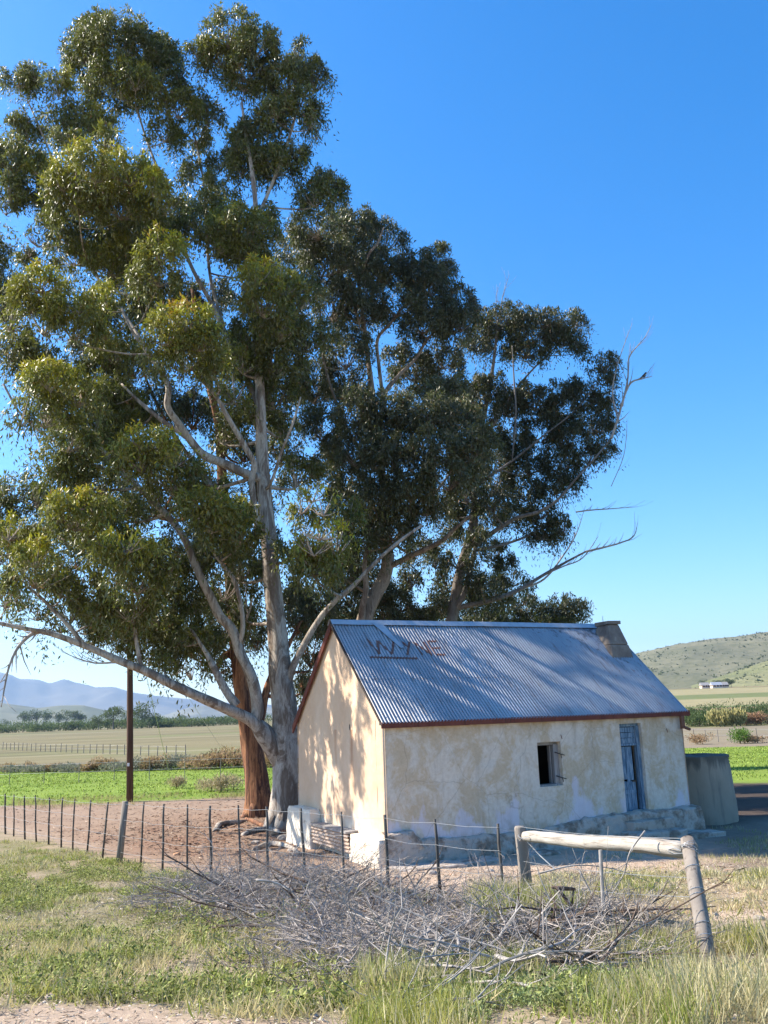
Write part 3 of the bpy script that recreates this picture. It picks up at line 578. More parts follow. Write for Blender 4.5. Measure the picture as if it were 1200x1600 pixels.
def tree(base,D,name,label,trunk,limbs,bare,clumps,bk,nl,seed,group='tall gum trees by the cottage',tscale=1.,dark=1.,lsize=1.,jit=1.):
    r_=random.Random(seed); g=np.random.default_rng(seed)
    t=empty(name,base,label=label,cat='tree',group=group)
    nodes=[]
    def addnodes(P,R):
        for p,r in zip(P,R): nodes.append((p,r))
    P,R=limb(trunk,D); b=MB(); b.tube(P,R,26,.05,seed)
    # root flare
    P0=P[0]
    for k in range(7):
        a=k*2*math.pi/7+r_.uniform(-.3,.3); L=r_.uniform(.5,1.)*R[0]*1.5; q=P0+Vector((math.cos(a)*L,math.sin(a)*L,0)); q.z=float(gz(q.x,q.y))-.06
        m=P0+Vector((math.cos(a)*R[0]*.75,math.sin(a)*R[0]*.75,.08)); b.tube([P0+Vector((math.cos(a)*R[0]*.4,math.sin(a)*R[0]*.4,.6)),m+Vector((0,0,.12)),(m+q)/2+Vector((0,0,.02)),q],[R[0]*.38,R[0]*.34,R[0]*.22,.03],10,.12,k)
    b.build('trunk',M[bk],t,smooth=True,local=True); addnodes(P,R)
    for L in limbs:
        P,R=limb(L,D); MB().tube(P,R,12,.05,seed+len(nodes)).build('limb',M[bk],t,smooth=True,local=True); addnodes(P[1:],R[1:])
    for L in bare:
        b=MB(); P,R=limb(L,D); b.tube(P,R,7,.05,1)
        for k in range(3,len(P)-1,2):
            dr=(P[k]-P[k-1]).normalized(); q=Vector((r_.uniform(-1,1),r_.uniform(-.6,.6),r_.uniform(-.2,1.2))).normalized(); e=(dr+q*.8).normalized(); ln=r_.uniform(.25,.9)
            m=P[k]+e*ln*.5; b.tube([P[k],m,m+(e+Vector((0,0,.35))).normalized()*ln*.5],[R[k]*.55,R[k]*.35,.004],5)
        b.build('bare_branch',M['deadwood'],t,smooth=True,local=True)
    # clumps
    C=[]
    for c in clumps:
        px,py,rx,ry=c[:4]; tint=c[4] if len(c)>4 else 0; dz=c[5] if len(c)>5 else r_.uniform(-2.6,2.6)*jit; dz=dz*2.1 if dz<-.9 else dz; k=(D+dz)*1.03/FL; sl=math.hypot(1,ray(px,py)[2])
        C.append((at(px,py,D+dz),rx*k*sl**.5*1.0,ry*k*sl*.97,tint))
    order=sorted(range(len(C)),key=lambda i:min((C[i][0]-n[0]).length for n in nodes))
    tw=MB(); pos=[];drs=[];cols=[];base_i=[]
    nodA=[(n[0],n[1]) for n in nodes]
    for i in order:
        p,rx,rz,tint=C[i]; root=p-Vector((0,0,rz*.75)); A=np.array([n[0][:] for n in nodA]); d=root-Vector((0,0,0))
        dd=A-np.array(d[:]); ln=np.linalg.norm(dd,axis=1); cost=ln+np.maximum(0,dd[:,2])*1.6; j=int(np.argmin(cost)); n0,nr=nodA[j]; L=max(ln[j],.05)
        r0=min(nr*.6,.018+.017*L+.02); mid=(n0+root)/2+Vector((r_.uniform(-.1,.1)*L,r_.uniform(-.1,.1)*L,-.10*L)); 
        Q=spline([list(n0)+[r0],list(n0.lerp(mid,.6)+Vector((r_.uniform(-.05,.05)*L,0,0)))+[r0*.85],list(mid.lerp(root,.5)+Vector((r_.uniform(-.05,.05)*L,0,-.02*L)))+[r0*.7],list(root)+[r0*.55]],4)
        P=[Vector(q[:3]) for q in Q]; R=[q[3] for q in Q]; tw.tube(P,R,6,.05,i)
        for p_,q_ in zip(P[2:],R[2:]): nodA.append((p_,q_))
        # sub tufts on the dome
        ns=max(9,int(21*rx*(rx+rz)))
        dens=tint2=0
        for s in range(ns):
            a=r_.uniform(0,2*math.pi); e=r_.random()**.8; ph=math.acos(max(-.55,1-e*1.45)); rr=r_.uniform(.45,1.)**.6
            o=Vector((math.sin(ph)*math.cos(a)*rx*rr,math.sin(ph)*math.sin(a)*rx*rr*.95,math.cos(ph)*rz*rr)); sp=p+o
            if s<15: m=root.lerp(sp,.5)+Vector((0,0,-.08*rz)); tw.tube([root,m,sp],[max(r0*.5,.017),max(r0*.36,.013),.007],4,cap=False)
            pos.append(sp[:]); sh=.075+.085*r_.random(); hi=max(0,o.z/max(rz,.01)); cols.append((tint,hi,r_.random(),sh)); drs.append((o.x,o.y,o.z))
    tag(tw.build('twigs',M[bk],t,smooth=True,local=True),kind='stuff')
    pos=np.array(pos);cols=np.array(cols);drs=np.array(drs)
    rng2=np.random.default_rng(seed+1); n=nl; k=g.integers(0,len(pos),n); sh=cols[k,3]*lsize**.5; sx=g.normal(size=(n,2))*sh[:,None]*1.0; dl=.07+.27*rng2.random(len(pos))**2.2; dn=g.exponential(1.,n)*dl[k]; up=g.random(n)*.10
    X=pos[k].copy(); X[:,:2]+=sx; X[:,2]+=up-np.minimum(dn,1.05)-(sx**2).sum(1)/sh*.5
    Dv=g.normal(size=(n,3))*.42; Dv[:,2]-=.80; Dv[:,:2]+=sx/sh[:,None]*.16
    upk=(dn<.12)&(g.random(n)<.5); Dv[upk,2]+=1.1
    Dv/=np.linalg.norm(Dv,axis=1,keepdims=True)
    keep=~sungap(X); X=X[keep];Dv=Dv[keep];k=k[keep];dn=dn[keep]; n=len(X)
    L=(.06+.12*g.random(n)**.8)*lsize; Wd=L*g.uniform(.20,.38,n)
    V,F=leaves(X,Dv,L,Wd,g)
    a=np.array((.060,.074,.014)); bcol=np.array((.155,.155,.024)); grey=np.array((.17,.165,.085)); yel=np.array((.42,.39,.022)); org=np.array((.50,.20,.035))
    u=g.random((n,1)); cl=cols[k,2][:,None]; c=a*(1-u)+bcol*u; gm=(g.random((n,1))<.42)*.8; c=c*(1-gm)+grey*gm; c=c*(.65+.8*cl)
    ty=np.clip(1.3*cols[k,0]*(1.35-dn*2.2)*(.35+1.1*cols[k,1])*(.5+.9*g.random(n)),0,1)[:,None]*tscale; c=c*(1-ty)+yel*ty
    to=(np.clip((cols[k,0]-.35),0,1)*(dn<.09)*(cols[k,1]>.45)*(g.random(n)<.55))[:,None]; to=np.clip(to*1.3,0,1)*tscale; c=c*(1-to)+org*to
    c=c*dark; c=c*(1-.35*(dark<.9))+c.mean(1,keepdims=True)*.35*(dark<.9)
    brown=(g.random((n,1))<.02); c=np.where(brown,np.array((.2,.11,.05)),c)
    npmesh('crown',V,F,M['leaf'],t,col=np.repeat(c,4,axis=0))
    return t
DA=25.0
A_tr=[(441,1306,.56),(443,1285,.47),(447,1240,.41),(449,1190,.40),(446,1140,.36),(444,1100,.34),(440,1060,.33),(436,1010,.29),(430,960,.26),(424,900,.24),(420,840,.22),(413,770,.20),(409,700,.18),(408,640,.15),(405,580,.13),(400,500,.11),(397,420,.095),(400,340,.08),(394,270,.065),(384,210,.05),(378,160,.035)]
A_l=[[(438,1190,0.260),(415,1150,0.270,-.3),(392,1125,0.160,-.6),(350,1105,0.140,-1),(310,1088,0.128,-1.3),(270,1070,0.120,-1.6),(230,1050,0.108,-1.9),(180,1030,0.096,-2.2),(130,1008,0.080,-2.5),(80,990,0.068,-2.8),(50,984,0.056,-3),(0,974,0.048,-3.2),(-60,958,0.032,-3.4)],
 [(398,1128,.17,-.5),(403,1105,.165,-.5),(394,1060,.15,-.7),(375,1020,.14,-.8),(363,985,.13,-.9),(343,962,.13,-1),(330,935,.11,-1.1),(315,905,.11,-1.2),(300,870,.105,-1.2),(290,845,.10,-1.3),(270,815,.09,-1.4),(245,790,.085,-1.5),(220,765,.08,-1.6),(200,745,.07,-1.7),(170,712,.05,-1.8),(140,685,.03,-1.9)],
 [(372,1010,.07,-.8),(379,985,.065,-1),(377,950,.06,-1.1),(367,910,.06,-1.2),(352,888,.055,-1.3),(328,855,.045,-1.4),(305,820,.035,-1.5),(290,790,.025,-1.5)],
 [(408,748,.14),(378,738,.13,-.6),(348,724,.125,-1),(318,711,.12,-1.3),(298,688,.105,-1.5),(278,660,.095,-1.7),(262,635,.09,-1.8),(263,605,.08,-1.9),(249,578,.06,-2),(228,548,.05,-2.1),(205,515,.035,-2.1),(190,480,.03,-2)],
 [(300,690,.07,-1.5),(275,672,.065,-1.5),(250,655,.06,-1.4),(215,625,.05,-1.3),(190,600,.03,-1.2)],
 [(405,835,.10,-.3),(397,790,.095,-.7),(393,750,.09,-.9),(397,725,.085,-1),(383,698,.08,-1.2),(355,650,.07,-1.4),(333,612,.06,-1.5),(308,587,.04,-1.6),(290,560,.03,-1.6)],
 [(446,1100,.15),(455,1050,.105,-.2),(482,995,.085,-.5),(503,962,.08,-.7),(525,938,.075,-.9),(552,915,.065,-1),(590,875,.05,-1.2),(625,845,.045,-1.3),(660,820,.03,-1.4)],
 [(412,770,.05),(425,750,.045,-.4),(440,705,.04,-.6),(458,660,.035,-.7),(470,620,.02,-.8)],
 [(408,640,.09),(372,565,.08,.5),(333,480,.07,.8),(303,425,.06,1),(280,370,.055,1.2),(262,320,.05,1.3),(245,262,.045,1.4),(228,215,.035,1.5),(214,170,.03,1.5)],
 [(350,510,.05,.8),(330,440,.05,1.5),(322,360,.045,2),(320,300,.04,2.2),(311,245,.035,2.3),(303,210,.02,2.4)],
 [(249,578,.06,-2),(200,500,.05,-1),(150,430,.045,-.5),(118,350,.04,0),(90,270,.035,.3),(62,200,.03,.4),(42,155,.02,.5)],
 [(402,340,.06),(428,280,.05,.3),(452,215,.04,.4),(470,150,.03,.5)],
 [(370,1102,.12,-.8),(352,1078,.11,-.9),(334,1043,.09,-1),(322,1020,.06,-1),(300,985,.04,-1)],
 [(266,1068,.06,-1.6),(225,1045,.055,-1.9),(214,1010,.05,-2),(210,975,.045,-2.1),(207,930,.04,-2.2),(202,890,.03,-2.2)],
 [(130,1006,.06,-2.5),(105,975,.05,-2.6),(85,955,.045,-2.6),(65,935,.04,-2.7),(40,915,.03,-2.7)],
 [(200,745,.05,-1.7),(130,720,.04,-2),(85,690,.035,-2.2),(35,650,.03,-2.4),(5,600,.03,-2.6)]]
A_b=[[(68,986,.055,-2.85),(48,992,.05,-2.9),(28,1012,.04,-2.9),(14,1042,.03,-3),(6,1080,.02,-3),(2,1105,.01,-3)],
 [(180,1035,.03,-2.2),(150,1036,.02,-2.3),(125,1030,.015,-2.3),(96,1018,.006,-2.4)]]
A_c=[(185,82,80,48,.1,1.2),(135,72,38,38,.1,1.2),(250,118,42,42,0,1.5),(190,128,60,36,.1,1),(213,118,28,32,.35,.2),(160,50,40,22,.1,1.2),(262,85,25,30,0,1.6),(232,72,34,34,.05,1.5),
(30,118,30,24,.15,.5),(58,112,26,22,.15,.5),(92,128,22,30,.4,.3),(30,188,20,20,.1,.5),(45,205,22,22,.1,.5),(88,192,32,22,.1,.5),(130,178,32,24,.15,.8),(152,190,28,35,.3,.6),(105,215,22,18,.1),(165,215,24,20,.2),
(358,52,44,34,.15,.2),(398,66,38,36,.2,0),(318,80,24,26,.3,.3),(345,90,34,24,.1,.5),(385,105,40,34,0,.4),(380,130,26,18,0,.4),(452,85,32,34,0,.6),(492,118,26,36,0,.8),(450,125,36,28,0,.5),(425,130,18,25,0,.6),(462,160,38,26,.05,.5),(485,180,24,28,0,.5),(430,172,36,22,.1,.2),(382,208,26,26,0,.2),(403,200,34,22,0,.4),(400,240,44,32,0,.6),(432,255,42,32,0,.7),(378,255,26,30,0,.8),(455,235,28,20,0,.7),
(278,168,40,24,.2,1.4),(325,178,24,24,.1,2.2),(300,150,26,18,.1,2),(308,210,24,18,.1,2.3),(258,205,30,24,.2,1.5),(345,250,20,24,.05,2.),(300,265,22,25,.05,2),
(505,285,30,28,0,.8),(490,305,34,26,0,.6),(520,295,18,30,0,.8),
(28,252,48,34,.15,0),(8,240,34,30,.1,0),(68,262,26,30,.35,-.3),(18,295,34,32,.05,0),(10,325,14,16,0,0),(55,300,28,24,0,.3),
(150,262,60,34,.6,-1.5),(205,268,50,30,.6,-1.5),(100,275,34,34,.5,-1.3),(125,310,44,36,.15,-1),(190,318,56,36,.1,-1),(240,290,28,26,.65,-1.6),(260,312,32,32,.2,-1),(168,295,60,35,.1,-.5),
(95,350,36,34,.2,-.5),(60,372,24,20,.1,-.3),(45,395,18,14,.05,-.2),(215,360,54,34,.1,.5),(262,355,36,34,0,.8),(160,365,34,26,.2,.5),(310,335,38,36,.05,.6),(355,318,34,32,.05,1),(330,290,24,24,.1,1.5),
(372,348,50,34,.3,-.6),(405,340,34,34,.1,.2),(345,375,42,30,.2,-.4),(385,385,36,28,.1,0),
(-10,395,30,48,0,1),(5,440,26,36,0,1),(-15,470,40,36,0,.5),
(252,390,38,34,.75,-1.8),(248,425,44,32,.25,-1.6),(205,395,40,32,.3,-.6),(175,410,48,30,.3,-.2),(120,398,44,24,.3,0),(205,440,46,30,.1,0),
(65,440,44,26,.7,-1.8),(48,465,42,34,.4,-1.6),(70,500,44,36,.15,-1.3),(125,470,44,26,.6,-1.8),(115,505,44,36,.3,-1.5),(165,465,36,30,.45,-1),(18,490,32,40,.3,-1),(20,540,36,34,.1,-.8),(60,555,44,34,.05,-.5),
(180,500,42,32,.1,.3),(225,480,36,30,.05,.6),(180,545,46,34,.35,-.2),(150,590,50,32,.05,.3),
(288,498,54,30,.85,-2.1),(262,520,34,30,.5,-2),(315,525,44,34,.3,-1.9),(290,560,50,30,.15,-1.6),(335,560,30,30,.35,-1.4),
(405,425,36,28,.65,-1.4),(440,440,34,34,.3,-1),(412,470,46,38,.2,-1.1),(440,500,46,40,0,-.4),(400,520,40,40,.05,0),(380,560,36,34,.2,-.3),(430,560,46,40,0,.2),(470,455,34,40,0,.5),(480,520,40,44,0,.8),
(80,590,46,34,.5,-2),(120,610,50,38,.25,-1.7),(70,640,38,40,.25,-1.8),(165,610,46,32,.1,-.8),(33,645,20,32,.15,-2.2),(150,650,56,38,.05,-.9),(205,640,40,34,.1,-.5),(110,680,52,38,.1,-1.4),(170,695,52,36,.05,-.7),(85,725,40,30,.15,-1.2),(130,735,50,30,.1,-1),
(235,690,52,26,.55,-1.9),(222,715,48,32,.15,-1.7),(272,710,40,30,.2,-1.5),(265,745,44,30,.1,-1.2),(365,605,30,34,.4,-.9),(395,640,24,30,.2,.5),(430,610,40,38,0,.8),(350,670,30,34,.1,.6),(440,660,28,30,0,1.2),
(25,760,42,34,0,1.5),(-10,790,50,44,0,1.4),(60,770,26,34,.05,1),(105,780,34,24,.65,-2),(145,782,34,26,.55,-1.9),(120,805,48,34,.2,-1.8),(160,820,44,34,.05,-1),(195,790,40,30,.1,-.8),
(15,825,46,28,.4,-1),(20,860,50,38,.05,-.8),(55,865,40,30,.45,-1.8),(60,895,48,34,0,-1.5),(95,910,36,34,.05,-1),(20,910,30,28,0,-.5),(-20,850,50,60,0,0),
(200,845,52,26,.5,-2.1),(180,868,44,34,.2,-1.9),(235,860,40,36,.15,-1.5),(215,900,56,38,.05,-1.4),(155,905,40,34,.1,-1.2),(265,905,38,40,0,-.6),(150,945,44,30,0,-1),(205,945,46,34,.05,-1.2),(250,955,44,34,.0,-.9),(110,950,34,28,0,.3),(300,935,40,38,0,-.2),(175,985,34,20,0,.3),(230,990,34,20,0,.3),(285,985,44,30,0,-.6),(262,1020,22,20,0,-.8),(325,990,24,26,0,-.4),(135,980,24,16,0,.4),
(320,775,42,28,.4,-1.7),(360,790,34,26,.45,-1.3),(330,810,46,32,.15,-1.5),(375,825,34,36,.2,-1),(345,850,44,34,.05,-.9),(310,880,38,36,.0,-.3),(375,880,38,38,.0,.8),(350,915,36,34,0,.9),(385,940,26,40,0,1.2),(330,740,30,26,.1,.8),
(488,770,36,20,.75,-1.6),(505,790,34,22,.4,-1.5),(470,790,26,20,.4,-1.4),(500,828,44,22,.85,-1.8),(490,848,46,28,.45,-1.7),(525,850,34,28,.25,-1.5),(490,880,44,28,.05,-1.2),(455,850,24,28,.1,-.6),(462,740,26,30,0,1),(535,800,30,34,.05,.2)]
_r=random.Random(91)
A_c+=[(c[0]+_r.uniform(-26,26),c[1]+_r.uniform(-16,26),c[2]*.8,c[3]*.8,0,_r.uniform(.8,3)) for c in A_c if 60<c[0]<470 and c[1]>280 and _r.random()<.42]
A_c+=[(95,975,24,18,0,.5),(140,998,20,16,0,.5),(60,955,26,20,0,.8),(235,1025,30,20,0,.8),(275,1040,26,18,0,.8),(300,1050,20,16,0,.8),(330,1030,24,22,0,.8),(200,1005,24,18,0,.6),(30,940,30,22,0,.8),(345,985,22,30,0,.6),(10,930,30,26,0,-1)]
tree((float(at(443,1300,DA).x),DA,float(gz(-2.98,DA))),DA,'gum_tree','tallest gum tree with pale trunk and long low limb beside the cottage gable',A_tr,A_l,A_b,A_c,'bark',560000,5)
DB=28.3
B_tr=[(403,1282,.50),(405,1262,.48),(402,1220,.40),(396,1180,.37),(388,1130,.33),(380,1090,.30),(374,1050,.27),(370,1010,.25),(366,960,.23),(360,900,.21),(354,840,.20),(349,780,.19),(345,720,.17),(340,660,.15),(325,590,.12),(312,520,.09),(300,450,.06)]
B_tr=[(p[0],p[1],p[2]*.9)+tuple(p[3:]) for p in B_tr]
B_l=[[(395,1150,.14),(406,1125,.15,.2),(412,1095,.13,.4),(420,1068,.12,.5),(430,1045,.10,.6),(450,1010,.07,.8),(470,970,.05,1)],
 [(372,1035,.15),(360,1022,.13,.1),(345,1030,.10,0),(338,1050,.06,0)],[(345,720,.08),(380,640,.07,.6),(420,560,.05,1),(440,480,.03,1.2)],[(349,780,.08),(300,720,.06,.6),(250,640,.05,1),(215,560,.03,1.2)]]
B_c=[(340,1040,26,18,0,0),(300,1010,30,22,0,.5),(360,985,30,26,0,1),(400,985,20,40,0,1.6),(465,960,30,40,0,1.5),(485,1010,22,44,0,2),(500,940,30,30,0,1.6),(470,1060,14,30,0,2),(450,920,26,34,0,1.6),(330,950,34,34,0,1.5),(290,850,50,40,0,1.6),(250,780,50,40,0,1.6),(410,860,26,60,0,2),(400,780,30,40,0,2),(250,630,50,44,0,1.8),(300,640,36,44,0,1.6),(350,560,40,44,0,1.8),(210,560,50,44,0,1.6),(440,700,30,40,0,2),(260,470,50,40,0,1.6),(330,460,40,30,0,1.6),(120,860,50,40,0,1.8),(60,820,40,40,0,1.6),(150,540,40,30,0,1.5),(380,700,30,30,0,1.6),(450,590,40,50,0,1.8),(160,760,50,40,0,1.8)]
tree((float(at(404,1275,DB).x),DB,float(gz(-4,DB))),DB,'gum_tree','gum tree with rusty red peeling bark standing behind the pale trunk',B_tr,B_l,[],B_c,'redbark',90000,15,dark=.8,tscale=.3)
DC=30.5
C_tr=[(556,1230,.40),(558,1100,.34),(562,1000,.28),(572,960,.26),(585,932,.25),(600,905,.23),(606,875,.22),(603,845,.20),(600,800,.16),(596,740,.14),(590,680,.12),(580,600,.10),(570,520,.08),(560,440,.06),(550,380,.04)]
C_l=[[(604,888,.10),(635,872,.10,-.3),(660,860,.09,-.6),(690,845,.08,-.8),(712,825,.06,-1),(735,805,.04,-1.2)],
 [(562,1000,.12),(566,950,.11,-.5),(572,920,.09,-.7),(570,880,.08,-.9),(576,840,.07,-1),(570,800,.05,-1)],
 [(600,870,.10),(620,845,.09,.2),(645,805,.07,.5),(680,770,.05,.8),(710,730,.04,1)],
 [(590,690,.08),(600,620,.08,.3),(620,590,.075,.4),(650,560,.06,.5),(668,530,.05,.5),(700,500,.03,.5)],
 [(598,620,.07),(592,570,.065,.2),(590,530,.06,.2),(610,505,.05,.2),(640,465,.03,.3)],
 [(562,440,.05),(575,400,.045,-.5),(590,380,.04,-.6),(600,355,.02,-.7)],
 [(596,740,.07),(560,700,.06,-.5),(530,640,.05,-.8),(505,560,.04,-.8),(500,480,.03,-.6)],
 [(600,800,.07),(640,760,.06,-.8),(680,710,.05,-1.3),(700,660,.04,-1.5)]]
C_c=[(500,355,50,28,.35,-1),(470,385,40,30,.1,0),(540,350,40,28,.1,.2),(515,400,50,44,.1,-.8),(565,345,30,24,0,1),(600,372,34,34,0,1.2),(560,400,44,50,0,.6),(600,420,46,34,0,.6),(640,425,44,30,0,.8),(678,402,30,22,.3,1),(695,420,18,18,.1,1.2),(665,440,46,30,0,.6),(715,470,32,30,.05,.8),(690,490,44,30,0,.4),(720,500,30,26,0,.4),(620,470,50,34,0,0),(660,505,40,24,0,.2),(560,470,44,50,0,-.4),(520,470,40,50,0,-.5),(540,545,44,46,0,-.3),(490,600,44,44,0,.4),(540,600,36,34,0,.4),(500,660,40,40,.1,-.2),
(650,575,40,28,0,1.5),(690,560,36,24,0,1.5),(625,550,24,18,0,1.2),(665,600,30,20,.1,1.2),(700,610,40,30,.2,-.8),
(560,640,50,44,.05,-1),(610,650,52,44,.05,-1.2),(660,640,52,38,.05,-1.4),(710,650,46,36,.1,-1.5),(560,700,54,44,.05,-1.2),(620,710,56,44,.05,-1.5),(680,700,56,40,.1,-1.8),(735,695,36,42,.2,-1.8),(745,680,30,34,.2,-1.7),(700,740,50,36,.15,-1.8),(640,760,50,36,.05,-1.5),(585,770,46,38,.05,-1.2),(545,755,40,40,.05,-.8),(610,800,46,26,.0,-.8),(560,815,36,30,0,-.4),(665,790,34,22,0,-1),(520,710,34,34,.1,-.3),(535,900,30,30,0,1.5),(600,950,24,28,0,2.5),(625,935,24,30,0,2.5),(640,900,22,30,0,2.5),(605,990,20,16,0,2.5),(660,850,24,20,0,2),(470,930,30,34,0,1),(500,975,26,26,0,1),(545,925,34,30,0,2),(580,905,24,26,0,2),(600,925,30,24,0,2.5),(565,975,40,22,0,3),(625,965,34,22,0,3),(655,960,30,24,0,3),(690,940,26,30,0,3),(530,870,40,34,0,.5),(575,845,34,30,0,-.5),(610,830,40,22,0,-1),(540,960,34,24,0,2),(560,870,24,34,0,1.5)]
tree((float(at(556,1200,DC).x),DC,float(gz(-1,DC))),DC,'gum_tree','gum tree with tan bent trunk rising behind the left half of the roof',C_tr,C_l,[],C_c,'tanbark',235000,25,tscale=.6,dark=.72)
DD_=33.
def thin(L,k): return [(p[0],p[1],p[2]*k)+tuple(p[3:]) for p in L]
D_tr=[(694,1180,.36),(698,1080,.31),(703,990,.27),(708,955,.25),(714,920,.23),(722,880,.21),(735,840,.20),(741,800,.17),(742,750,.15),(746,700,.13),(756,650,.11),(766,600,.09),(773,550,.07),(778,500,.05)]
D_l=[[(708,955,.17),(724,930,.14,-.3),(733,895,.13,-.4),(742,860,.12,-.4),(745,820,.09,-.4),(735,770,.06,-.4)],
 [(714,950,.14),(740,944,.13,-.2),(775,936,.12,-.3),(810,922,.10,-.4),(850,898,.08,-.4),(885,878,.06,-.5),(915,862,.045,-.5)],
 [(738,855,.13),(770,832,.12,-.3),(805,810,.10,-.5),(840,800,.09,-.6),(870,782,.07,-.6),(900,748,.055,-.7),(930,715,.045,-.7),(955,685,.04,-.7)],
 [(742,860,.08),(790,850,.07,.5),(840,830,.05,.8),(880,800,.04,1)],
 [(746,700,.08),(780,650,.07,.2),(805,610,.06,.3),(830,580,.05,.4),(860,550,.04,.4),(895,520,.03,.4)],
 [(741,760,.07),(800,720,.06,0),(850,680,.05,0),(900,640,.04,0),(930,600,.03,0)],[(800,720,.03,-.9),(806,650,.05,-1),(803,590,.04,-1),(800,540,.02,-1)]]
D_b=[[(955,685,.05,-.7),(965,655,.045,-.7),(975,620,.04,-.7),(986,598,.035,-.7),(1003,592,.025,-.7),(1019,588,.01,-.7)],
 [(972,635,.035,-.7),(981,590,.03,-.7),(982,562,.028,-.7),(992,545,.02,-.7),(1007,528,.015,-.7),(1017,508,.006,-.7)],
 [(965,655,.03,-.7),(957,610,.025,-.7),(968,560,.018,-.7),(988,505,.006,-.7)],
 [(915,862,.045,-.5),(945,855,.035,-.5),(970,848,.028,-.5),(990,838,.018,-.5),(997,815,.006,-.5)],
 [(900,800,.03,-.5),(925,797,.025,-.5),(955,795,.018,-.5),(996,792,.006,-.5)],
 [(810,922,.04,-.4),(850,905,.035,-.3),(880,868,.03,-.3),(900,835,.02,-.3),(915,790,.006,-.3)],
 [(850,898,.03,-.4),(880,885,.025,-.5),(910,872,.02,-.5),(935,838,.008,-.5)],
 [(783,500,.03,.2),(784,470,.02,.2),(790,448,.012,.2),(796,428,.005,.2)],[(776,500,.02,.2),(775,470,.012,.2),(778,448,.005,.2)],
 [(955,760,.012,-.5),(975,710,.012,-.6),(980,655,.005,-.6)]]
D_c=[(715,872,24,22,0,-.8),(744,838,24,24,0,-.8),(698,905,20,22,0,.8),(752,905,26,22,0,-.8),(728,765,28,30,0,-.9),(680,870,22,26,0,.8),(770,780,30,26,0,-.8),(735,930,20,14,0,.8),(800,905,34,14,0,.6),(775,925,26,12,0,.6),(700,785,30,30,0,.2),(735,720,34,34,0,-.6),(785,492,44,26,.15,0),(760,510,30,30,0,.5),(850,498,34,20,.2,0),(825,515,44,34,0,.3),(895,505,28,22,.1,.5),(880,525,30,22,0,.5),(820,545,40,22,0,.3),(900,540,20,16,0,.3),(740,535,30,20,0,.5),
(720,605,44,32,.15,0),(765,605,36,30,.05,.5),(710,630,30,30,.1,-.3),(760,640,46,34,0,.5),(800,630,26,30,0,1),(828,605,28,16,.3,0),(835,625,34,24,.1,.4),(943,568,24,22,.2,0),(948,590,16,16,0,0),
(885,600,26,22,0,.5),(905,620,36,26,0,.5),(935,625,24,28,0,.6),(875,640,34,26,0,.6),(925,660,34,28,0,.6),(945,695,18,20,0,.6),(890,680,40,30,0,.6),(845,670,36,30,0,.9),(800,680,34,30,0,1),(920,710,24,20,0,.6),(870,715,38,28,0,.6),(825,720,38,30,0,.9),(780,700,30,34,0,1),(770,750,34,34,0,1),(820,765,34,26,0,.9),(865,755,34,26,0,.6),(890,745,22,20,0,.6),(845,795,30,22,0,.6),(880,820,26,24,0,.5),(850,830,30,18,0,.6),(805,800,30,24,0,1),(770,800,26,30,0,1.2),(720,790,30,36,0,1),(700,830,24,26,0,1.4),(770,860,24,24,0,1.4),(740,900,20,30,0,1.6),(790,880,24,16,0,1.4)]
D_tr=thin(D_tr,.85); D_l=[thin(L,.72) for L in D_l]
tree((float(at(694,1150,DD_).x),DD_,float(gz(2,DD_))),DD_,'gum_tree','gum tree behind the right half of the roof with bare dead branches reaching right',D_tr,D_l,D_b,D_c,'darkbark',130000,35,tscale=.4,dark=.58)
DE=44.
E_tr=[(800,1180,.22),(800,1080,.2),(797,1010,.17),(792,975,.14),(785,950,.1),(780,930,.06)]
E_c=[(620,975,30,14,0,0),(650,972,30,14,0,0),(730,970,40,14,0,0),(870,970,34,12,0,0),(815,935,24,16,0,0),(900,945,20,16,0,0),(690,955,28,16,0,0),(720,962,26,18,0,.5),(760,945,30,18,0,0),(790,960,34,16,0,0),(830,948,30,16,0,0),(860,955,30,16,0,0),(885,940,26,20,0,0),(905,960,18,13,0,0),(700,930,20,20,0,.5),(660,960,22,14,0,1),(740,925,20,14,0,0),(840,965,40,12,0,0),(560,960,30,20,0,1),(580,940,24,20,0,1),(770,972,40,12,0,0)]
tree((float(at(800,1150,DE).x),DE,float(gz(6,DE))),DE,'gum_tree','low dark gum tree seen just above the roof ridge beside the chimney',E_tr,[[(797,1000,.1),(850,975,.08,0),(885,955,.04,0)],[(797,1005,.1),(740,980,.08,0),(700,965,.05,0),(640,960,.04,0),(580,955,.03,0)]],[],E_c,'darkbark',34000,45,tscale=0,dark=.5,lsize=1.15,jit=.5)
# a small bird on the dead branch
def bird():
    p=at(1006.5,590,DD_-.7)+Vector((0,0,.03)); t=MB(); P=[p+Vector(v) for v in ((-.17,0,-.06),(-.09,0,-.02),(-.04,0,.02),(.02,0,.07),(.055,0,.13),(.075,0,.16),(.10,0,.165),(.125,0,.16))]
    t.tube(P,[.012,.025,.05,.055,.035,.034,.02,.004],10); t.tube([p+Vector((0,.01,.03)),p+Vector((.005,.01,-.03))],.005,4); t.tube([p+Vector((.01,-.01,.03)),p+Vector((.012,-.01,-.03))],.005,4)
    tag(t.build('bird',M['black'],smooth=True),'small dark bird perched on a bare branch at the right of the trees','bird')
bird()
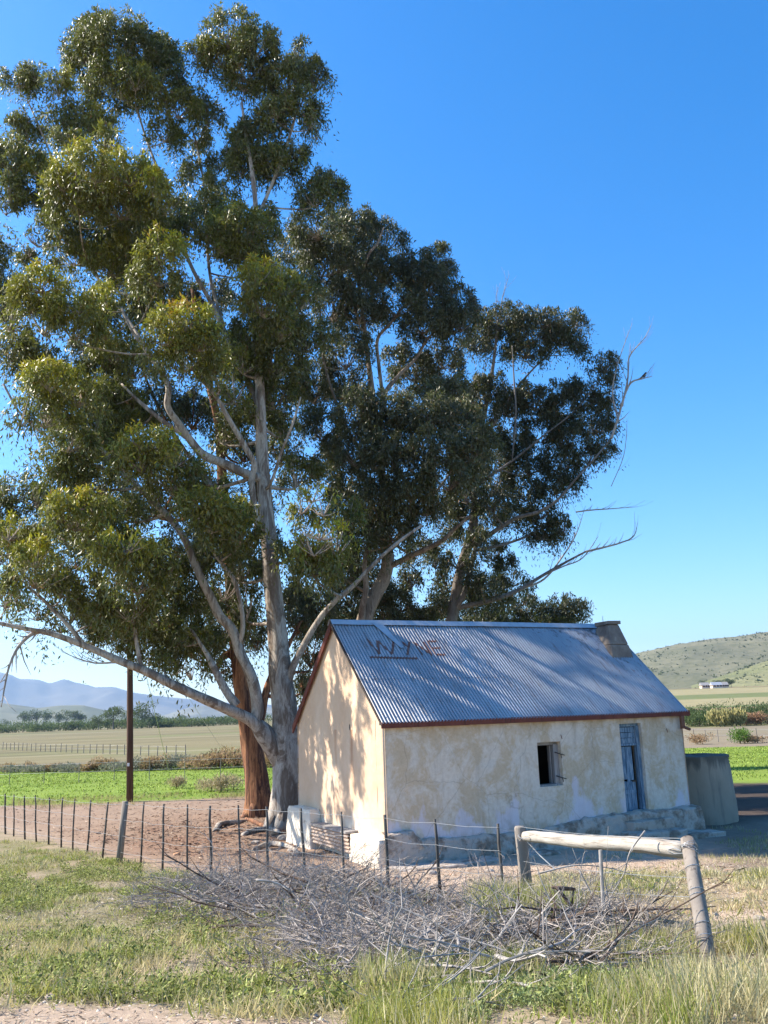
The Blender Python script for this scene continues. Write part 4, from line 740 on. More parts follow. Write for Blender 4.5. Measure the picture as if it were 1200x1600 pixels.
# ---------------------------------------------------------------- wire fence
fd=Vector((-.643,.766,0)).normalized()
def onfence(px):
    k=ray(px,1300); # solve (k0*t,t) on fence line
    A=np.array([[k[0],-fd.x],[1,-fd.y]]); t,s_=np.linalg.solve(A,np.array([FX0,FY0])); return t
def fence():
    f=empty('wire_fence',(FX0,FY0,float(gz(FX0,FY0))),label='wire fence with thin dark droppers running from the pole gateway to the left',cat='fence')
    T=[(8,1240,9),(22,1241,22),(38,1243,40),(55,1243,58),(77,1246,77),(98,1246,97),(117,1249,115),(142,1250,137),(169,1253,161),(225,1253,221),(256,1256,255),(293,1257,294),(328,1259,330),(372,1258,376),(416,1260,420),(470,1263,476),(533,1268,538),(601,1273,604),(679,1280,684),(778,1287,780),(-8,1238,-8),(-26,1236,-25),(-46,1235,-46)]
    tops=[]
    for px,py,pb in sorted(T,key=lambda a:a[0]):
        D=onfence(px); top=at(px,py,D); Db=onfence(pb); k=ray(pb,1300); b=Vector((k[0]*Db,Db,float(gz(k[0]*Db,Db))-.1))
        r=random.uniform(.017,.024); m=b.lerp(top,.5)+Vector((random.uniform(-.012,.012),random.uniform(-.01,.01),0)); m2=b.lerp(top,.8)+Vector((random.uniform(-.012,.012),0,0))
        MB().tube([b,m,m2,top],[r*1.15,r,r*.95,r*.85],8,.12,px).build('dropper',M['dropper'],f,smooth=True,local=True); tops.append((b+Vector((0,0,.1)),top))
    D=onfence(193); top=at(196,1252,D); k=ray(187,1300); b=Vector((k[0]*D,D,float(gz(k[0]*D,D))-.1)); MB().tube([b,b.lerp(top,.5),top],[.075,.072,.068],12,.03,3).build('post',M['post'],f,smooth=True,local=True); tops.append((b+Vector((0,0,.1)),top))
    gl=at(812,1296,11.5); tops.append((Vector((gl.x,gl.y,float(gz(gl.x,gl.y)))),gl+Vector((0,0,.02)))); tops.sort(key=lambda a:a[1].x)
    for fr in (.96,.70,.44,.18):
        P=[]
        for i,(b,t) in enumerate(tops):
            q=b.lerp(t,fr)+Vector((-.01,-.02,0)); 
            if P: P.append((P[-1]+q)/2+Vector((0,0,-.012-.02*random.random())))
            P.append(q)
        MB().tube(P,.0028,5).build('wire',M['wire'],f,local=True)
fence()
# ---------------------------------------------------------------- pole gateway
def gateway():
    a=at(812,1291,11.5); b0=Vector((a.x+.05,a.y,float(gz(a.x,a.y)))); c=at(1074,1309,8.6); d0=gp(1110,1517)
    g=empty('pole_gateway',d0,label='weathered gateway of two posts joined by a bleached horizontal rail',cat='gate frame')
    MB().tube([b0-Vector((0,0,.1)),b0.lerp(a,.5),a-Vector((0,0,.02)),a],[.078,.074,.070,.060],18,.02,2).build('post',M['post'],g,smooth=True,local=True)
    mp=MB().tube([d0-Vector((0,0,.1)),d0.lerp(c,.33),d0.lerp(c,.66),c-Vector((0,0,.02)),c],[.070,.066,.064,.062,.052],18,.02,5).build('post',M['post'],g,smooth=True,local=True)
    A=at(822,1307,11.4)+Vector((.0,-.05,0)); B=at(1071,1327,8.75)+Vector((0,0,0))
    e=(B-A).normalized(); LL=(B-A).length; rb=MB(); P=[Vector((x,.012*math.sin(x*2.1),.010*math.sin(x*3.3+1))) for x in np.linspace(-.03,LL+.01,26)]
    rb.tube(P,[.056]+[.065+.014*k/25+.003*math.sin(k*1.9) for k in range(24)]+[.068],20,.03,8)
    ro=rb.build('rail',M['rail'],g,smooth=True); ro.location=A-g.location; ro.rotation_euler=e.to_track_quat('X','Z').to_euler()
    w=MB()
    def ring(p,ax,r,n=14,tilt=0):
        ax=ax.normalized(); u=ax.orthogonal().normalized(); v=ax.cross(u); Q=[p+(u*math.cos(2*math.pi*k/n)+v*math.sin(2*math.pi*k/n))*r+ax*tilt*math.sin(2*math.pi*k/n) for k in range(n+1)]; MB().tube(Q,.003,5).build('wire_band',M['wire'],g,local=True)
    pd=(c-d0).normalized()
    for t,r in ((.22,.070),(.31,.069),(.52,.068),(.56,.068),(.74,.066)): ring(d0.lerp(c,t),pd,r,tilt=.01)
    for k in range(4): ring(c-pd*(.10+.012*k),(pd+e*.25*(k-1.5)).normalized(),.073+.002*k,tilt=.02)
    w.tube([B-e*.16+Vector((-.07,-.05,0)),B-e*.05+Vector((-.09,-.06,.02)),B+Vector((-.06,-.08,.0)),c-pd*.12+Vector((.05,-.06,0))],.004,5)
    w.tube([B-e*.17+Vector((-.07,-.05,-.01)),B-e*.05+Vector((-.09,-.06,-.03)),B+Vector((-.04,-.09,-.02)),c-pd*.16+Vector((.06,-.05,0))],.004,5)
    ring(A+Vector((-.02,0,-.0)),(a-b0),.08,tilt=.03); w.tube([A+e*.16+Vector((-.06,-.05,.01)),A+e*.05+Vector((-.09,-.05,.0)),A+Vector((-.10,-.03,-.04))],.004,5)
    w.build('lashing_wire',M['wire'],g,local=True)
    # strands between the posts
    for (p,q) in ((a+Vector((0,-.06,.0)),c+Vector((0,.03,-.01))),(at(812,1345,11.5),at(1084,1372,8.6)),(at(815,1378,11.5),at(1092,1402,8.6))):
        P=[p.lerp(q,t)+Vector((0,0,-.03*math.sin(math.pi*t))) for t in np.linspace(0,1,9)]; MB().tube(P,.0027,5).build('wire',M['wire'],g,local=True)
    MB().tube([at(822,1313,11.35),at(843,1336,11.2),at(866,1357,11.0)],.0075,6).build('brace_wire',M['wire'],g,local=True)
    s0=gp(946,1474); s1=at(938,1328,s0.y); MB().tube([s0-Vector((0,0,.1)),s0.lerp(s1,.5),s1],[.02,.018,.017],8,.1).build('steel_standard',M['deadwood'],g,local=True)
gateway()
# broken dark branch with a knob, standing in the brush
b=MB(); q0=gp(905,1470); D=q0.y
b.tube([q0,at(897,1440,D),at(893,1415,D),at(878,1397,D),at(868,1386,D)],[.02,.018,.015,.018,.012],8,.15); b.tube([at(862,1386,D),at(880,1388,D+.05),at(898,1389,D+.1)],[.014,.024,.016],8,.2); b.tube([at(896,1391,D+.08),at(895,1402,D),at(893,1415,D)],[.008,.007,.01],6)
tag(b.build('broken_branch',M['darkstick'],smooth=True),'dark broken branch with a knobbed fork standing up under the gate rail','branch')
# ---------------------------------------------------------------- telephone pole
def pole():
    b=gp(203,1253); t=at(203,945,b.y); p=empty('telephone_pole',b,label='tall dark timber telephone pole standing at the edge of the yard',cat='pole')
    MB().tube([b-Vector((0,0,.2)),b.lerp(t,.3),b.lerp(t,.7),t],[.135,.125,.115,.10],14,.015).build('pole_shaft',M['polewood'],p,smooth=True,local=True)
    MB().box((b.x-.10,b.y-.17,b.z+1.33),(b.x-.02,b.y-.12,b.z+1.45)).build('tag_plate',M['white'],p,local=True)
    MB().box((t.x-.75,t.y-.06,t.z-.45),(t.x+.75,t.y+.0,t.z-.34)).build('crossarm',M['polewood'],p,local=True)
    for dx in (-.65,-.2,.65): MB().tube([t+Vector((dx,-.03,-.34)),t+Vector((dx,-.03,-.28)),t+Vector((dx,-.03,-.22)),t+Vector((dx,-.03,-.17))],[.02,.045,.03,.035],10).build('insulator',M['white'],p,smooth=True,local=True)
    for e,dd in ((gp(268,1222),.02),(gp(352,1178),.02)):
        P=[t.lerp(e,k)-Vector((0,0,dd*10*math.sin(math.pi*k)*.3)) for k in np.linspace(0,1,7)]; P[0]=t+Vector((0,0,-.5)); MB().tube(P,.012,5).build('stay_wire',M['wire'],p,local=True)
    for dx,py in ((-.65,962),(-.2,967)):
        e=at(-120,py+1,60); s=t+Vector((dx,-.03,-.17)); P=[s.lerp(e,k)-Vector((0,0,.35*math.sin(math.pi*k))) for k in np.linspace(0,1,13)]; MB().tube(P,.011,4).build('line_wire',M['dropper'],p,local=True)
pole()
# ---------------------------------------------------------------- brush heap
def brush(region,n,name,label,mm,seed,hfn,lmin=.35,lmax=1.3,r0=.006):
    r_=random.Random(seed); b=MB()
    def grow(p,d,L,r,lv):
        P=[p];R=[r]; n=5
        for i in range(n):
            d=(d+Vector((r_.gauss(0,.24),r_.gauss(0,.24),r_.gauss(-.02,.11)))).normalized(); q=P[-1]+d*L/n; g=float(gz(q.x,q.y))+.01
            if q.z<g: q.z=g; d.z=abs(d.z)*.5
            P.append(q);R.append(r*(1-.75*(i+1)/n))
            if lv<2 and i>0 and r_.random()<.75: grow(q,(d+Vector((r_.uniform(-1,1),r_.uniform(-1,1),r_.uniform(-.5,.9)))*.75).normalized(),L*r_.uniform(.3,.6),r*.6,lv+1)
        b.tube(P,R,4 if lv==0 else 3,cap=False)
    for i in range(n):
        p,h=region(r_); a=r_.uniform(0,2*math.pi); el=r_.gauss(.06,.2); grow(p,Vector((math.cos(a)*math.cos(el),math.sin(a)*math.cos(el),math.sin(el))),r_.uniform(lmin,lmax),r0*r_.uniform(.7,1.7),0)
    o=b.build(name,mm); tag(o,label,'brushwood','heaps of dry brushwood along the fence'); return o
def blob(px0,px1,py0,py1,H):
    def f(r_):
        while 1:
            u,v=r_.uniform(-1,1),r_.uniform(-1,1)
            if u*u+v*v<1: break
        q=gp((px0+px1)/2+u*(px1-px0)/2,(py0+py1)/2+v*(py1-py0)/2); q.z+=H*(1-u*u-v*v)**.5*r_.random()**.7; return q,0
    return f
brush(blob(235,640,1366,1448,.26),900,'brush_heap','long grey mat of tangled dry twigs lying in front of the cottage gable',M['brush'],1,None,.3,.95,.0058)
brush(blob(420,800,1425,1550,.27),760,'brush_heap','pile of pale dry branches in the middle foreground left of the gateway',M['brush'],2,None,.25,.8,.0055)
brush(blob(740,1040,1415,1535,.30),520,'brush_heap','dark brown-grey brushwood heaped under the gate rail',M['brush'],3,None,.25,.8,.0055)
def thick(region,n,label,seed):
    r_=random.Random(seed); b=MB()
    for i in range(n):
        p,_=region(r_); a=r_.uniform(0,6.28); d=Vector((math.cos(a),math.sin(a),r_.gauss(.1,.2))).normalized(); L=r_.uniform(.4,1.3); r=r_.uniform(.008,.019); P=[p]
        for k in range(5):
            d=(d+Vector((r_.gauss(0,.13),r_.gauss(0,.13),r_.gauss(0,.1)))).normalized(); q=P[-1]+d*L/5; q.z=max(q.z,float(gz(q.x,q.y))+.01); P.append(q)
            if k in(1,3): e=(d+Vector((r_.uniform(-1,1),r_.uniform(-1,1),r_.uniform(-.2,.8)))).normalized(); b.tube([q,q+e*L*.15,q+(e+Vector((0,0,.2)))*L*.3],[r*.5,r*.35,.002],4)
        b.tube(P,[r*(1-.13*k) for k in range(6)],6,.1,i)
    tag(b.build('brush_heap',M['darkstick'] if seed%2 else M['deadwood']),label,'brushwood','heaps of dry brushwood along the fence')
thick(blob(300,700,1380,1470,.30),60,'scattered thick dark sticks mixed through the left part of the twig mat',21)
thick(blob(560,860,1440,1570,.30),70,'bleached thicker branches on top of the foreground pile',22)
thick(blob(800,1010,1440,1530,.34),46,'dark thick sticks in the heap nearest the right gatepost',23)
brush(blob(640,860,1395,1450,.25),110,'brush_heap','thin scatter of bleached twigs by the left gatepost',M['brush'],4,None,.3,.9,.004)
# upright twigs under the rail and the long sticks in the foreground
def sticks(L,name,label,mm,cat='branch'):
    b=MB()
    for pts,r in L:
        Q=[]
        for px,py,h in pts: Q.append(h)
        P=[Vector(h) for h in Q]; b.tube(P,[r*(1-.7*i/(len(P)-1)) for i in range(len(P))],6,.08)
    return b
def stick(pts,D0,r,label,name='dead_stick'):
    P=[at(px,py,D0+dd) for px,py,dd in pts]; Q=spline([list(p) for p in P],4); b=MB(); n=len(Q); b.tube(Q,[r*(1-.75*i/(n-1)) for i in range(n)],6,.07)
    r_=random.Random(int(pts[0][0]*7))
    for k in range(3,n-1,3):
        d=(Vector(Q[k])-Vector(Q[k-1])).normalized(); e=(d+Vector((r_.uniform(-1,1),r_.uniform(-1,1),r_.uniform(-.3,.8)))*.7).normalized(); L=r_.uniform(.1,.4)
        p=Vector(Q[k]); b.tube([p,p+e*L*.5,p+e*L+Vector((0,0,.04))],[r*.4,r*.25,.0015],4)
    tag(b.build(name,M['deadwood'],smooth=True),label,'stick','loose dead sticks in the foreground')
stick([(575,1592,0),(640,1560,.1),(700,1535,.3),(760,1478,.8)],5.9,.014,'longest grey dead stick sloping up to the right at the bottom of the picture')
stick([(600,1560,0),(604,1500,.1),(612,1450,.2),(628,1418,.2)],6.4,.010,'thin dead stick standing almost upright in front of the brush')
stick([(598,1600,0),(650,1572,.0),(720,1560,.1),(790,1572,.1)],5.6,.010,'low dead stick curving flat across the bottom of the picture')
stick([(700,1598,0),(745,1560,.1),(780,1520,.3)],5.5,.009,'short dead stick at the bottom edge leaning toward the gateway')
stick([(585,1530,0),(640,1500,.1),(720,1490,.3),(745,1490,.3)],6.6,.010,'grey dead stick lying level across the middle of the twig pile')
stick([(905,1360,0),(925,1400,0),(932,1440,0)],9.3,.008,'dead twig leaning right under the gate rail')
stick([(1008,1298,0),(985,1330,0),(975,1365,0),(955,1400,0),(940,1440,-.1)],9.0,.009,'dead twig poking up above the gate rail')
stick([(900,1440,0),(905,1385,0),(912,1335,0),(920,1330,0)],9.2,.006,'dead twig with a hooked tip reaching up to the rail')
stick([(960,1460,0),(952,1410,0),(945,1365,0),(958,1338,0)],9.2,.006,'dead twig standing beside the rusty steel standard')
stick([(840,1365,0),(900,1352,0),(960,1358,0),(1015,1378,0)],9.6,.010,'bleached dead stick hung level in the wires below the rail')
stick([(400,1375,0),(425,1378,0),(450,1388,0),(462,1400,0)],10.0,.016,'dark curved dead stick on the left end of the brush')
# ---------------------------------------------------------------- stones, roots and litter
def stone(px,py,r,mm,label,flat=.6,zo=0,grp='loose stones around the yard'):
    p=gp(px,py); s=int(px*3+py); import bmesh
    bm=bmesh.new(); bmesh.ops.create_icosphere(bm,subdivisions=3,radius=r)
    for v in bm.verts:
        c=v.co.copy()/r; k=1+.5*(float(fbm(c.x*1.3+s,c.y*1.3+c.z,s%17))-.5); v.co=Vector((c.x*r*k*1.15,c.y*r*k,c.z*r*k*flat))
    me=bpy.data.meshes.new('stone'); bm.to_mesh(me); bm.free(); me.materials.append(mm); o=bpy.data.objects.new('stone',me); COL.objects.link(o); o.location=p+Vector((0,0,r*flat*.3+zo)); tag(o,label,'stone',grp)
for a in [(276,1336,.075,'redstone','orange stone lying on the dirt behind the fence'),(1085,1530,.07,'stone','pale stone in the clump at the foot of the right gatepost'),(1072,1523,.06,'stone','pale stone just left of the foot of the right gatepost'),(1100,1545,.065,'stone','pink-grey stone in front of the right gatepost foot'),(1116,1537,.05,'stone','small stone just right of the foot of the right gatepost'),
 (1185,1437,.06,'stone','white stone on the bare path right of the gatepost'),(1115,1431,.05,'stone','grey stone on the edge of the bare path'),(1165,1463,.045,'stone','brown stone at the near edge of the bare path'),(675,1366,.09,'stone','flat stone lying in front of the cottage wall'),(765,1362,.08,'stone','grey stone lying below the cottage window'),
 (425,1305,.14,'redstone','rust brown stone leaning at the foot of the pale gum trunk'),(445,1312,.16,'stone','large stone between the pale trunk and the buttress'),(400,1318,.10,'stone','flat stone left of the pale gum trunk roots'),(455,1330,.08,'stone','small stone below the buttress'),(620,1372,.07,'stone','stone by the near corner of the cottage'),(80,1560,.04,'stone','small stone at the lower left on the verge'),(660,1596,.05,'stone','stone at the bottom edge among the sticks'),(640,1520,.05,'stone','stone showing between the foreground sticks')]:
    stone(a[0],a[1],a[2],M[a[3]],a[4])
def log(P,r,label,mm='bark'):
    Q=spline([list(gp(px,py,h)) for px,py,h in P],5); n=len(Q); b=MB(); b.tube(Q,[r*(.65+.35*math.sin(math.pi*min(1,.15+i/n))) for i in range(n)],10,.15,P[0][0]); tag(b.build('fallen_branch',M[mm],smooth=True),label,'branch','fallen wood under the gum trees')
log([(335,1300,.03),(345,1292,.08),(365,1288,.06),(385,1284,.02)],.07,'grey bent branch lying left of the red trunk')
log([(380,1306,.02),(400,1300,.05),(425,1300,.06),(440,1303,.02)],.08,'thick pale branch lying against the foot of the pale trunk')
log([(395,1330,.02),(420,1322,.05),(450,1326,.05),(470,1336,.02)],.055,'bleached branch lying below the cottage buttress')
log([(385,1280,.02),(405,1290,.05),(420,1296,.02)],.05,'short branch between the two trunks','redbark')
def scatter(n,xr,yr,dens,seed):
    g=np.random.default_rng(seed); x=g.uniform(*xr,n);y=g.uniform(*yr,n); k=g.random(n)<dens(x,y); return x[k],y[k],g
def flakes():
    den=lambda x,y: np.clip(np.exp(-(((x+4.6)/3.6)**2+((y-24.)/4.5)**2))*1.2*(.3+fbm(x*1.2,y*1.2,12))+.22*fbm(x*.8,y*.8,16),0,1)*sst(.5,1.5,(x-FX0)*.766+(y-FY0)*.643)*(1-((x>-2.2+ (y-22)*.3)&(y>17.2)))
    x,y,g=scatter(110000,(-22,6),(13,37),den,4); n=len(x); C=np.stack([x,y,gz(x,y)+.012],1); a=g.uniform(0,6.28,n); D=np.stack([np.cos(a),np.sin(a),g.normal(0,.12,n)],1); D/=np.linalg.norm(D,axis=1)[:,None]
    V,F=leaves(C,D,(.03+.22*g.random(n)**2.2),g.uniform(.008,.035,n),g,.15); V[:,2]=np.maximum(V[:,2],gz(V[:,0],V[:,1])+.006)
    c=np.array([(.26,.13,.085),(.20,.13,.09),(.42,.33,.25),(.12,.075,.05),(.30,.18,.12),(.34,.26,.20)])[g.integers(0,6,n)]*g.uniform(.6,1.2,(n,1))
    tag(npmesh('bark_litter',V,F,M['litter'],col=np.repeat(c,4,0)),'reddish strips of shed bark and dead leaves covering the yard','litter',kind='stuff')
flakes()
def thatch():
    den=lambda x,y: (.35+.65*fbm(x*1.5,y*1.5,14))*(np.abs(x)<.47*y+.7)*(1-.8*((x+.192)*.8965+(y-17.9)*.443>-.1)*((-(x+.192)*.443+(y-17.9)*.8965)>-.3))
    x,y,g=scatter(150000,(-9,7.5),(4.4,17.5),den,6); n=len(x); C=np.stack([x,y,gz(x,y)+.01],1); a=g.uniform(0,6.28,n); D=np.stack([np.cos(a),np.sin(a),g.normal(.12,.22,n)],1); D/=np.linalg.norm(D,axis=1)[:,None]
    V,F=leaves(C,D,g.uniform(.015,.08,n),g.uniform(.003,.010,n),g,.15); V[:,2]=np.maximum(V[:,2],gz(V[:,0],V[:,1])+.004)
    c=np.array([(.40,.33,.22),(.50,.43,.31),(.28,.22,.15),(.18,.13,.10),(.42,.34,.26)])[g.integers(0,5,n)]*g.uniform(.8,1.2,(n,1))
    tag(npmesh('straw_litter',V,F,M['litter'],col=np.repeat(c,4,0)),'broken straw and twig litter strewn over the verge and bare ground','litter',kind='stuff')
    x,y,g=scatter(16000,(-6,7),(4.3,17),lambda x,y:.3+.7*sst(.4,.6,fbm(x,y,15)),8); n=len(x); r=g.uniform(.004,.02,n)[:,None]; C=np.stack([x,y,gz(x,y)],1)
    o=np.array([(1,0,0),(0,1,0),(-1,0,0),(0,-1,0),(0,0,.8)]); o=o[None]*g.uniform(.6,1.3,(n,5,1)); V=(C[:,None]+o*r[:,None]).reshape(-1,3); i=np.arange(n)[:,None]*5; F=np.concatenate([i+np.array([[a,b,4]]) for a,b in ((0,1),(1,2),(2,3),(3,0))])
    c=np.array([(.45,.38,.31),(.36,.26,.2),(.55,.48,.4)])[g.integers(0,3,n)]; tag(npmesh('pebbles',V,F,M['litter'],col=np.repeat(c,5,0)),'small pebbles scattered on the bare soil','pebbles',kind='stuff')
thatch()
# ---------------------------------------------------------------- grass and weeds
def blades(name,label,N,xr,yr,dens,hfun,seed,cols,wr=(.05,.10),lean=.35,m='grass'):
    x,y,g=scatter(N,xr,yr,dens,seed); n=len(x); C=np.stack([x,y,gz(x,y)-.01],1); D=np.stack([g.normal(0,lean,n),g.normal(0,lean,n),np.ones(n)],1); D/=np.linalg.norm(D,axis=1)[:,None]
    L=hfun(x,y)*g.uniform(.5,1.3,n); V,F=leaves(C,D,L,L*g.uniform(*wr,n),g,.12)
    cl=cols(x,y,g); o=npmesh(name,V,F,M[m],col=np.repeat(cl,4,0)); tag(o,label,'grass',kind='stuff'); return o
def gcol(x,y,g):
    G,Dr,_,_=cover(x,y); n=len(x); k=g.random((n,1)); mess=sst(.40,.62,fbm(x*2.3,y*2.3,67)*.6+fbm(x*.6,y*.6,68)*.4); green=np.array((.18,.215,.03))*(1-k)+np.array((.35,.37,.11))*k; pk=(fbm(x*1.6,y*1.6,66)>.52)[:,None]; green=np.where(pk,green*np.array((1.25,1.08,1.2)),green)
    dry=np.array((.42,.35,.19))*(1-k)+np.array((.58,.52,.32))*k; br=np.exp(-(((x-3.0)/.9)**2+((y-11.3)/1.0)**2))[:,None]; dry=dry*(1-br*.7)+np.array((.36,.19,.09))*br*.7
    w=(g.random((n,1))<np.clip(Dr[:,None]*.5/(G[:,None]+.35)+.08+.75*mess[:,None],.12,.93)); return np.where(w,dry,green)*g.uniform(.75,1.2,(n,1))
def fr(x,y): return ((np.abs(x)<.47*y+.7)).astype(float)
dg=lambda x,y: np.clip(np.maximum(cover(x,y)[0],cover(x,y)[1]*.6),0,1)*fr(x,y)*(1-((x+.192)*.8965+(y-17.9)*.443>-.6)*((-(x+.192)*.443+(y-17.9)*.8965)>-.6))
blades('verge_grass','green and straw coloured grass and weeds covering the verge',430000,(-12,7),(4.6,24),dg,lambda x,y:.035+.085*sst(.42,.75,fbm(x*1.7,y*1.7,91)),31,gcol,(.07,.16),.55)
clum=lambda x,y,s,a,b: sst(a,b,fbm(x*2.2,y*2.2,s))
blades('dead_stalks','grey-brown dead weed stalks standing among the verge grass',26000,(-9,3.5),(5.6,19),lambda x,y:clum(x,y,93,.52,.66)*sst(0,.4,y-vedge(x,y))*fr(x,y)*(1-sst(-.1,.6,(x-FX0)*.766+(y-FY0)*.643)),lambda x,y:.20+0*x,35,lambda x,y,g:(np.array((.26,.21,.17))+np.array((.22,.19,.15))*g.random((len(x),1))),(.012,.03),.75)
blades('grass_tufts','taller pale yellow-green grass tufts dotted over the verge',30000,(-8,3.5),(5.5,15),lambda x,y:clum(x,y,95,.58,.68)*sst(0,.4,y-vedge(x,y))*fr(x,y)*(1-sst(-.5,.2,(x-FX0)*.766+(y-FY0)*.643)),lambda x,y:.17+0*x,36,lambda x,y,g:(np.array((.26,.29,.05))*(1-g.random((len(x),1)))+np.array((.46,.44,.18))*g.random((len(x),1))),(.02,.05),.5)
blades('yellow_weeds','seeding straw coloured grass in the lower left verge',30000,(-6,1),(5.4,12),lambda x,y:clum(x,y,97,.54,.66)*sst(-.1,.3,y-vedge(x,y)),lambda x,y:.17+0*x,37,lambda x,y,g:(np.array((.44,.36,.18))+np.array((.14,.12,.08))*g.random((len(x),1))),(.03,.07),.6)
# broader weed leaves, low rosettes
def weeds(N,xr,yr,dens,seed,size,label,colr,name='weeds',per=26):
    x,y,g=scatter(N,xr,yr,dens,seed); n=len(x); hh=size*g.uniform(.5,1.3,n); X=np.repeat(x,per);Y=np.repeat(y,per);H=np.repeat(hh,per); n=len(X); t=g.random(n); a=g.uniform(0,6.28,n); rr=H*.5*g.random(n)
    C=np.stack([X+np.cos(a)*rr,Y+np.sin(a)*rr,gz(X,Y)+H*t*.8],1); D=np.stack([np.cos(a)*.8,np.sin(a)*.8,g.uniform(-.1,1.1,n)],1); D/=np.linalg.norm(D,axis=1)[:,None]
    L=H*g.uniform(.14,.30,n); V,F=leaves(C,D,L,L*g.uniform(.28,.5,n),g,.15); cl=colr[0]*(1-g.random((n,1)))+colr[1]*g.random((n,1)); cl=cl*np.repeat(g.uniform(.75,1.2,(len(x),1)),per,0)
    tag(npmesh(name,V,F,M['grass'],col=np.repeat(cl,4,0)),label,'weeds',kind='stuff')
gA,gB=np.array((.16,.18,.04)),np.array((.33,.345,.13))
weeds(12000,(-9,1.2),(5.2,20),lambda x,y:cover(x,y)[0]*sst(.45,.6,fbm(x*1.5,y*1.5,71))*fr(x,y)*(1-sst(-.3,.3,(x-FX0)*.766+(y-FY0)*.643)),51,.15,'leafy green weeds spreading over the left verge',(gA,gB),per=34)
weeds(2200,(-.2,2.2),(5.3,7.4),lambda x,y:sst(.45,.6,fbm(x*1.2,y*1.2,72)),52,.10,'taller grey-green weeds at the bottom right of the brush',(np.array((.17,.22,.07)),np.array((.34,.38,.18))))
blades('tall_grass','taller tufts of fresh grass in front of the gateway and around the gatepost',46000,(-.3,3.6),(4.8,9.4),lambda x,y:sst(.50,.62,fbm(x*1.5,y*1.5,73))*fr(x,y),lambda x,y:.12+.26*fbm(x*2.5,y*2.5,92)**1.5,53,gcol,(.018,.035),.34)
blades('tall_grass','tufts of fresh grass by the left gatepost',5000,(.9,1.9),(9.5,11.8),lambda x,y:sst(.3,.5,fbm(x*2,y*2,74)),lambda x,y:.40+0*x,54,gcol,(.02,.035),.28)
blades('yard_grass','thin grass growing along the edge of the shade beside the cottage',26000,(3.5,11),(13.5,22),lambda x,y:sst(.45,.6,fbm(x*.8,y*.8,75))*.8*(1-((x+.192)*.8965+(y-17.9)*.443<8.6)*((-(x+.192)*.443+(y-17.9)*.8965)>-1.4))*(((x-7.3)**2+(y-23.5)**2)>1.4)*fr(x,y),lambda x,y:.10+0*x,55,gcol,(.05,.09),.4)
lc=lambda x,y,g:(np.array((.14,.21,.03))*(1-g.random((len(x),1)))+np.array((.33,.39,.08))*g.random((len(x),1)))*g.uniform(.7,1.2,(len(x),1))*(.75+.5*fbm(x*.3,y*.9,17)[:,None])
blades('lucerne_field','low bright green lucerne crop in the irrigated field behind the yard',210000,(-36,34),(35.5,72),lambda x,y:((y>36+.6*vn(x*.4,y*0)-.1*np.clip(x,0,30))&(y<68-.14*x)&(np.abs(x)<.47*y+2)&~((x>-3.5)&(x<9)&(y<60)))*np.clip(.25+1.6*(fbm(x*.5,y*1.6,81)-.40),0,1),lambda x,y:.10+.0*x,61,lc,(.3,.55),.8)
blades('dry_grass','straw coloured grass along the near edge of the green field',16000,(-22,4),(33.5,38),lambda x,y:sst(.42,.6,fbm(x*.5,y*.8,83))*fr(x,y),lambda x,y:.22+0*x,62,lambda x,y,g:np.array((.36,.28,.14))*g.uniform(.7,1.3,(len(x),1)),(.03,.07),.5)
# ---------------------------------------------------------------- distant bushes, hedge, trees, farm
def bush(px,py,w,h,c1,c2,name,label,cat,group,D=None,nl=1500,seed=0,leaf=.12,up=.6,m='grass'):
    g=np.random.default_rng(int(px*13+py*7+seed)&0xffff); p=gp(px,py) if D is None else Vector((ray(px,py)[0]*D,D,float(gz(ray(px,py)[0]*D,D))))
    k=g.integers(0,9,nl); cen=g.normal(0,.42,(9,3))*np.array((w*.5,w*.42,h*.32)); cen[:,2]=np.abs(cen[:,2])+h*.32
    d=g.normal(size=(nl,3)); d/=np.linalg.norm(d,axis=1)[:,None]; r=g.random((nl,1))**.4; C=cen[k]+d*r*np.array((w*.30,w*.30,h*.36)); C[:,2]=np.abs(C[:,2]); C[:,2]=np.minimum(C[:,2],h)
    D_=d*.7+g.normal(size=(nl,3))*.5; D_[:,2]+=up; D_/=np.linalg.norm(D_,axis=1)[:,None]; L=g.uniform(.6,1.3,nl)*leaf
    V,F=leaves(C+np.array(p[:]),D_,L,L*g.uniform(.25,.5,nl),g); q=g.random((nl,1)); c=np.array(c1)*(1-q)+np.array(c2)*q
    t=empty(name,p,label=label,cat=cat,group=group); npmesh('foliage',V,F,M[m],t,col=np.repeat(c,4,0))
    b=MB(); b.tube([p-Vector((0,0,.1)),p+Vector((.02,0,h*.35)),p+Vector((0,.03,h*.7))],[max(.03,h*.035),max(.02,h*.025),.01],6); b.build('stem',M['darkstick'],t,local=True); return t
tum=((.28,.17,.10),(.42,.28,.17)); 
for i,(px,py,w,h) in enumerate([(310,1203,2.0,1.0),(326,1201,2.0,1.2),(343,1200,1.8,1.2),(357,1200,1.9,1.3),(368,1197,2.3,1.6),(380,1199,1.6,1.1),(388,1200,1.5,1.1),(155,1205,1.6,.9),(167,1204,1.4,.8),(137,1206,1.3,.6),(232,1204,1.3,.9),(245,1203,1.7,1.0),(255,1203,1.2,.9),(12,1206,1.4,.6),(45,1205,1.3,.6),(82,1206,1.4,.6),(412,1198,1.6,1.0),(425,1199,1.6,1.1)]):
    bush(px,py,w,h,*tum,'tumbleweed_bush','round brown dry bush in the row along the far edge of the green field','bush','brown dry bushes along the field edge',nl=900,leaf=.17)
